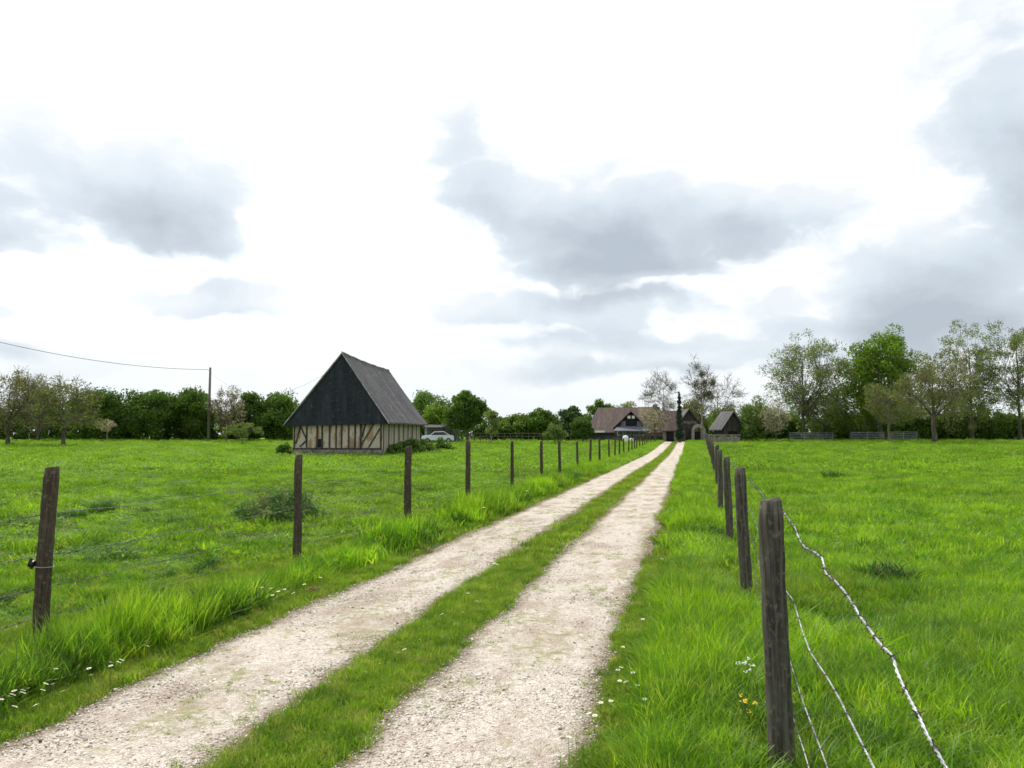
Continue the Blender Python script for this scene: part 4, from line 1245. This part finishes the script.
for px in (653, 661): win(root, (px - 626) * pm, .8, .8, 1.1, -.01)
m = MB(); m.box((656 - 626) * pm - .35, (656 - 626) * pm + .35, 3.9, 4.6, zof(409), zof(403.5)); m.build('chimney', M['stone'], root)

# white tub things
for px, w, lab in ((625.5, .75, 'rounded white water tank standing in front of the farmhouse'), (631.5, .5, 'smaller white water tank right of the larger one before the farmhouse')):
    g2 = gp(px, 104); m = MB(); m.tube([(0, 0, 0), (0, 0, .12), (0, 0, w), (0, 0, w * 1.2), (0, 0, w * 1.28)], [w * .45, w * .5, w * .5, w * .35, w * .1], 12)
    o = m.build('water_tank', M['white'], None, True); o.location = g2; tag(o, lab, 'tank')

# small stone house by the track end with dark gable
root, g_, _ = place_root('stone_house', 'small dark gabled stone house at the end of the track behind the cypress', 'house', 689, 113, .12)
pm2 = 113 / F; z2 = lambda py: CAMH + (HOR - py) / F * 113 - g_.z
gabled(root, (681 - 689) * pm2, (697.5 - 689) * pm2, 0, 7, z2(421), z2(409.5), M['stone'], M['slate_roof'], 'y', .45, gable_mat=M['planks_dark'])
for px, py in ((685.5, 428), (692.5, 428)): win(root, (px - 689) * pm2, z2(py + 1), .6, .8, -.01, 'timber')
m = MB(); m.box((689 - 689) * pm2 - .45, .45, -.06, -.01, -.1, 2.0); m.build('door', M['timber'], root)
m = MB(); m.box((681 - 689) * pm2, (697 - 689) * pm2, -.09, -.01, z2(426), z2(424.6)); m.build('beam', M['timber'], root)
# low wing left of it
root, g_, _ = place_root('outbuilding', 'low brown roofed outbuilding between farmhouse and cypress', 'outbuilding', 670, 110, .05)
pm2 = 110 / F
gabled(root, (663 - 670) * pm2, (678 - 670) * pm2, 0, 5, 1.7, 4.2, M['stone'], M['tile_brown'], 'x', .35)
m = MB(); m.box(-.5, .5, -.06, -.01, -.1, 1.5); m.build('door', M['dark'], root)
# arched gateway
root, g_, _ = place_root('gateway', 'pale arched stone gateway at the very end of the track', 'gateway', 698.5, 111)
m = MB(); n = 10; outer = []; inner = []
ou = [(-.95, 0), (-.95, 1.5)] + [(-.95 * math.cos(t), 1.5 + .95 * math.sin(t)) for t in np.linspace(.2, math.pi - .2, n)] + [(.95, 1.5), (.95, 0)]
ii_ = [(-.55, 0), (-.55, 1.45)] + [(-.55 * math.cos(t), 1.45 + .55 * math.sin(t)) for t in np.linspace(.2, math.pi - .2, n)] + [(.55, 1.45), (.55, 0)]
for k in range(len(ou) - 1):
    m.slab([(ou[k][0], -.2, ou[k][1]), (ou[k + 1][0], -.2, ou[k + 1][1]), (ii_[k + 1][0], -.2, ii_[k + 1][1]), (ii_[k][0], -.2, ii_[k][1])], (0, .4, 0))
m.build('arch', M['stone_pale'], root)
m = MB(); m.box(-.54, .54, .0, .08, .05, 1.4); m.build('door', M['dark'], root)

# little thatched barn right of track
root, g_, _ = place_root('small_barn', 'little dark barn with steep grey brown roof just right of the fence end', 'barn', 732.5, 106, .40)
pm3 = 106 / F; z3 = lambda py: CAMH + (HOR - py) / F * 106 - g_.z
gabled(root, -1.2, 1.2, 0, 3.4, z3(425), z3(412), M['planks_dark'], M['slate_roof'], 'y', .55)
m = MB(); m.box(-.6, .6, -.06, -.01, 0, 1.5); m.build('door', M['dark'], root)
m = MB(); m.box(-1.2, 1.2, -.09, -.02, z3(425.3), z3(424.2)); m.build('beam', M['timber'], root)
# low wall to its left
root, g_, _ = place_root('stone_wall', 'low pale green stained stone wall beside the little barn', 'wall', 722, 98.5)
m = MB()
for i in range(9): m.box(-1.6 + i * .42, -1.6 + i * .42 + .40, -.15, .15, -.3, .95 + .08 * math.sin(i * 2.2))
m.build('masonry', M['stone'], root); m = MB(); m.box(-1.65, 2.2, -.2, .2, 1.04, 1.12); m.build('coping', M['stone_pale'], root)

# grey sheds and car beyond the barn
for px0, px1, top, d, lab in ((427, 441, 426.5, 104, 'low dark sheet metal shed partly behind the barn'), (443.5, 460, 425.5, 106, 'dark boxy sheet metal shed right of the other shed')):
    root, g_, _ = place_root('metal_shed', lab, 'shed', (px0 + px1) / 2, d, .1)
    q = d / F; w = (px1 - px0) * q; h = CAMH + (HOR - top) / F * d - g_.z
    m = MB()
    k = int(w / .2)
    for i in range(k): m.box(-w / 2 + i * w / k, -w / 2 + (i + .5) * w / k, -.03, .0, -.1, h - .25); 
    m.build('sheet_ribs', M['shedmetal'], root)
    m = MB(); m.box(-w / 2, w / 2, .003, 3.2, -.3, h - .2); m.build('wall', M['shedmetal'], root)
    m = MB(); m.slab([(-w / 2 - .2, -.3, h - .18), (w / 2 + .2, -.3, h - .18), (w / 2 + .2, 3.5, h + .2), (-w / 2 - .2, 3.5, h + .2)], (0, 0, .08)); m.build('roof', M['planks_dark'], root)
    m = MB(); m.box(-.5, .5, -.07, -.035, 0, 1.7); m.build('door', M['planks_dark'], root)


def car(px, d, label, paint, ang):
    g_ = gp(px, d); root = thing('parked_car', label, 'car', g_, ang)
    prof = [(-2.0, .35), (-2.05, .75), (-1.75, .92), (-1.0, .98), (-.45, 1.42), (.75, 1.45), (1.5, 1.0), (1.95, .92), (2.02, .5), (1.95, .3)]
    m = MB(); m.slab([(x_, -.8, z_) for x_, z_ in prof], (0, 1.6, 0)); o = m.build('body', M[paint], root)
    b = o.modifiers.new('bevel', 'BEVEL'); b.width = .07; b.segments = 2
    for s in (-.81, .78):
        m = MB(); m.slab([(-.9, s, 1.0), (-.42, s, 1.36), (.7, s, 1.39), (1.25, s, 1.02)], (0, .03, 0)); m.build('side_window', M['glass'], root)
    m = MB(); m.slab([(-1.03, -.68, 1.0), (-.5, -.68, 1.40), (-.5, .68, 1.40), (-1.03, .68, 1.0)], (-.03, 0, .03)); m.build('windscreen', M['glass'], root)
    for x_ in (-1.3, 1.3):
        for y_ in (-.85, .67):
            m = MB(); m.tube([(x_, y_, .32), (x_, y_ + .18, .32)], .32, 14); w_ = m.build('wheel', M['tyre'], root)
            m = MB(); m.tube([(x_, y_ - .01, .32), (x_, y_ + .19, .32)], .18, 10); m.build('rim', M['greymetal'], w_)


car(438, 100, 'pale blue car parked at the far end of the barn', 'car', .3)

# field gates on the right
def gate(px0, px1, d, label, top=1.25):
    a = gp(px0, d); b = gp(px1, d); L = (b - a).length; ang = math.atan2(b.y - a.y, b.x - a.x)
    root = thing('field_gate', label, 'gate', a, ang, 'grey metal field gates along the right field')
    fr = MB()
    for z_ in (.35, .58, .8, 1.02, top): fr.tube([(0, 0, z_), (L, 0, z_)], .03, 5)
    k = max(2, int(L / 1.6))
    for i in range(k + 1): fr.tube([(i * L / k, .03, .3), (i * L / k, .03, top)], .03, 5)
    fr.build('bars', M['greymetal'], root)
    for x_ in (-.12, L + .12):
        m = MB(); m.tube([(x_, 0, -.3), (x_, 0, top + .2)], [.09, .08], 7); m.build('post', M['post'], root)


gate(790, 833, 106, 'grey tubular metal gate under the large open crowned tree')
gate(851, 884, 105, 'grey tubular metal gate left of the pale thin trunk')
gate(890, 917, 105, 'grey tubular metal gate between the pale thin trunk and the dark trunk')

# far cross fence of the left field
root = thing('rail_fence', 'distant low post and rail fence along the end of the left field', 'fence', gp(525, 108))
off = root.location; P0 = gp(462, 108); P1 = gp(588, 110); nP = 22
for i in range(nP):
    p = P0.lerp(P1, i / (nP - 1)) - off; m = MB(); m.tube([(p.x, p.y, p.z - .2), (p.x, p.y, p.z + 1.25)], .07, 5); m.build('post', M['post_grey'], root)
for z_ in (1.15, .75):
    m = MB(); a = P0 - off; b = P1 - off; m.tube([(a.x, a.y, a.z + z_), (b.x, b.y, b.z + z_)], .05, 4); m.build('rail', M['post_grey'], root)

# ------------------------------------------------------------------ camera, light, sky
cam = bpy.data.cameras.new('camera'); cam.sensor_width = 36; cam.lens = F / W * 36; cam.clip_end = 5000; cam.clip_start = .05
co = bpy.data.objects.new('camera', cam); COL.objects.link(co); co.location = (0, 0, CAMH); co.rotation_euler = (math.pi / 2 + PITCH, 0, YAW)
SC.camera = co

SUN_AZ = YAW + math.radians(32)      # left of forward
SUN_EL = math.radians(52)
sd = Vector((-math.sin(SUN_AZ) * math.cos(SUN_EL), math.cos(SUN_AZ) * math.cos(SUN_EL), math.sin(SUN_EL)))
sun = bpy.data.lights.new('sun', 'SUN'); sun.energy = 4.6; sun.angle = math.radians(2.5); sun.color = (1, .955, .88)
so = bpy.data.objects.new('sun', sun); COL.objects.link(so); so.rotation_euler = sd.to_track_quat('Z', 'Y').to_euler(); so.location = (0, 0, 40)

w = bpy.data.worlds.new('World'); SC.world = w; w.use_nodes = True
w.cycles.sampling_method = 'MANUAL'; w.cycles.sample_map_resolution = 512
n = N(w.node_tree); w.node_tree.nodes.clear()
sky = n('ShaderNodeTexSky', sky_type='NISHITA', sun_disc=False, sun_elevation=SUN_EL, sun_rotation=-SUN_AZ, air_density=1.0, dust_density=2.0)
dirv = n('ShaderNodeTexCoord').outputs['Generated']
nrm = n('ShaderNodeVectorMath', {0: dirv}, operation='NORMALIZE').outputs[0]
# cloud plane coordinates give perspective to the cloud texture
sep = n('ShaderNodeSeparateXYZ', {0: nrm})
az = n.math('ARCTAN2', sep.outputs[0], sep.outputs[1]); el = n.math('ARCSINE', sep.outputs[2])
ae = n('ShaderNodeCombineXYZ', {0: az, 1: el, 2: 0.0}).outputs[0]
stretch = n('ShaderNodeMapping', {'Vector': ae, 'Scale': (1, 1.7, 1)}).outputs[0]
wob = n('ShaderNodeTexNoise', {'Vector': stretch, 'Scale': 8.0, 'Detail': 4.0, 'Roughness': .52}).outputs['Color']
wv_ = n('ShaderNodeVectorMath', {0: wob, 1: (.5, .5, .5)}, operation='SUBTRACT').outputs[0]
wv_ = n('ShaderNodeVectorMath', {0: wv_, 1: (.10, .07, 0)}, operation='MULTIPLY').outputs[0]
ae2 = n('ShaderNodeVectorMath', {0: ae, 1: wv_}, operation='ADD').outputs[0]
blobs = [(30, 165, 80, 58, .42), (190, 190, 76, 52, .62), (190, 228, 62, 22, .40), (115, 190, 60, 40, .30), (222, 296, 80, 18, .85), (3, 320, 24, 10, .6), (45, 362, 60, 16, .70), (25, 240, 55, 12, .40),
         (465, 150, 58, 62, .42), (485, 190, 56, 26, .35), (620, 238, 132, 46, .80), (590, 195, 90, 48, .42), (770, 212, 80, 28, .62), (835, 195, 40, 20, .30), (620, 268, 100, 14, .45),
         (500, 305, 70, 22, .62), (615, 310, 80, 20, .62), (590, 346, 100, 17, .60), (555, 374, 140, 12, .55), (700, 352, 60, 12, .45),
         (985, 50, 75, 80, .40), (1010, 150, 74, 54, .52), (900, 275, 64, 50, .66), (975, 300, 90, 44, .62), (785, 305, 80, 22, .50), (870, 335, 150, 18, .62), (760, 365, 120, 12, .45), (1005, 225, 50, 28, .3),
         (1130, 200, 90, 90, .5), (-120, 210, 90, 60, .5)]
def blob_sum(coord):
    tot = None
    for bx, by, rx, ry, s in blobs:
        d = ray(bx, by); a_ = math.atan2(d.x, d.y); e_ = math.asin(d.z)
        df = n('ShaderNodeVectorMath', {0: coord, 1: (a_, e_, 0)}, operation='SUBTRACT').outputs[0]
        sc_ = n('ShaderNodeVectorMath', {0: df, 1: (F / rx, F / ry, 0)}, operation='MULTIPLY').outputs[0]
        ln = n('ShaderNodeVectorMath', {0: sc_}, operation='LENGTH').outputs['Value']
        v = n.mr(ln, 1.55, .15, 0, s)
        tot = v if tot is None else n.math('ADD', tot, v)
    return tot


def vadd(v, w_): return n('ShaderNodeVectorMath', {0: v, 1: w_}, operation='ADD').outputs[0]


big = n.noise(n('ShaderNodeMapping', {'Vector': ae, 'Scale': (1, 2, 1), 'Location': (3, 1, 0)}).outputs[0], 2.6, 2, .5)
back = n.mr(n('ShaderNodeVectorMath', {0: nrm, 1: tuple(FWD)}, operation='DOT_PRODUCT').outputs['Value'], .72, .45)
extra = n.math('MULTIPLY', back, n.mr(big, .45, .7, 0, .6))


# cloud density: blobs, broken up by fractal noise and rounded cells
cs_ = n('ShaderNodeMapping', {'Vector': ae2, 'Scale': (1, 1.55, 1)}).outputs[0]
bs = n.math('ADD', blob_sum(ae2), extra)
fr = n.noise(cs_, 15, 6, .56)
v1 = n('ShaderNodeTexVoronoi', {'Vector': cs_, 'Scale': 24.0}, feature='F1').outputs['Distance']
det = n.math('ADD', n.math('MULTIPLY', n.math('SUBTRACT', fr, .5), 1.25), n.math('MULTIPLY', n.math('SUBTRACT', .42, v1), .34))
mask = n.math('MINIMUM', n.math('MULTIPLY', bs, 2.4), .85)
d0 = n.math('ADD', bs, n.math('MULTIPLY', det, mask))
up_ = blob_sum(vadd(ae2, (-.008, .034, 0)))
low = n.mr(el, .02, .22, .16, 0)
cover = n.mr(n.math('ADD', d0, n.math('MULTIPLY', low, .4)), .06, .50)
shade = n.mr(n.math('ADD', n.math('MULTIPLY', d0, .42), n.math('MULTIPLY', up_, .66)), .10, 1.05, 0, 1, False)
cc = n.ramp(shade, [(0.0, (.97, 1.0, 1.02)), (.22, (.89, .95, 1.0)), (.50, (.74, .825, .905)), (.80, (.60, .67, .745)), (1.0, (.50, .565, .64))])
haze_c = n.mix(n.mr(el, 0, .16, .75, 0), (1.14, 1.16, 1.18), (.86, .92, .98))
veil = n.mix(n.mr(n.noise(stretch, 3.2, 5, .55), .50, .72, 0, .35), haze_c, (.80, .92, 1.05))
cc = n.mix(cover, veil, cc)
bgS = n('ShaderNodeBackground', {'Color': sky.outputs[0], 'Strength': .12}).outputs[0]
bgC = n('ShaderNodeBackground', {'Color': cc, 'Strength': 1.0}).outputs[0]
mx = n('ShaderNodeMixShader', {0: .93, 1: bgS, 2: bgC}).outputs[0]
o_ = n('ShaderNodeOutputWorld'); n.l.new(mx, o_.inputs[0])

SC.view_settings.view_transform = 'Standard'; SC.view_settings.look = 'None'; SC.view_settings.exposure = 0.0; SC.view_settings.gamma = 1
SC.view_settings.use_curve_mapping = False
SC.render.engine = 'CYCLES'
cy = SC.cycles
cy.max_bounces = 4; cy.diffuse_bounces = 2; cy.glossy_bounces = 2; cy.transmission_bounces = 4; cy.transparent_max_bounces = 4
cy.use_denoising = True; cy.use_adaptive_sampling = True; cy.adaptive_threshold = .025
cy.sample_clamp_indirect = 6
SC.render.film_transparent = False
cy.filter_width = 1.6
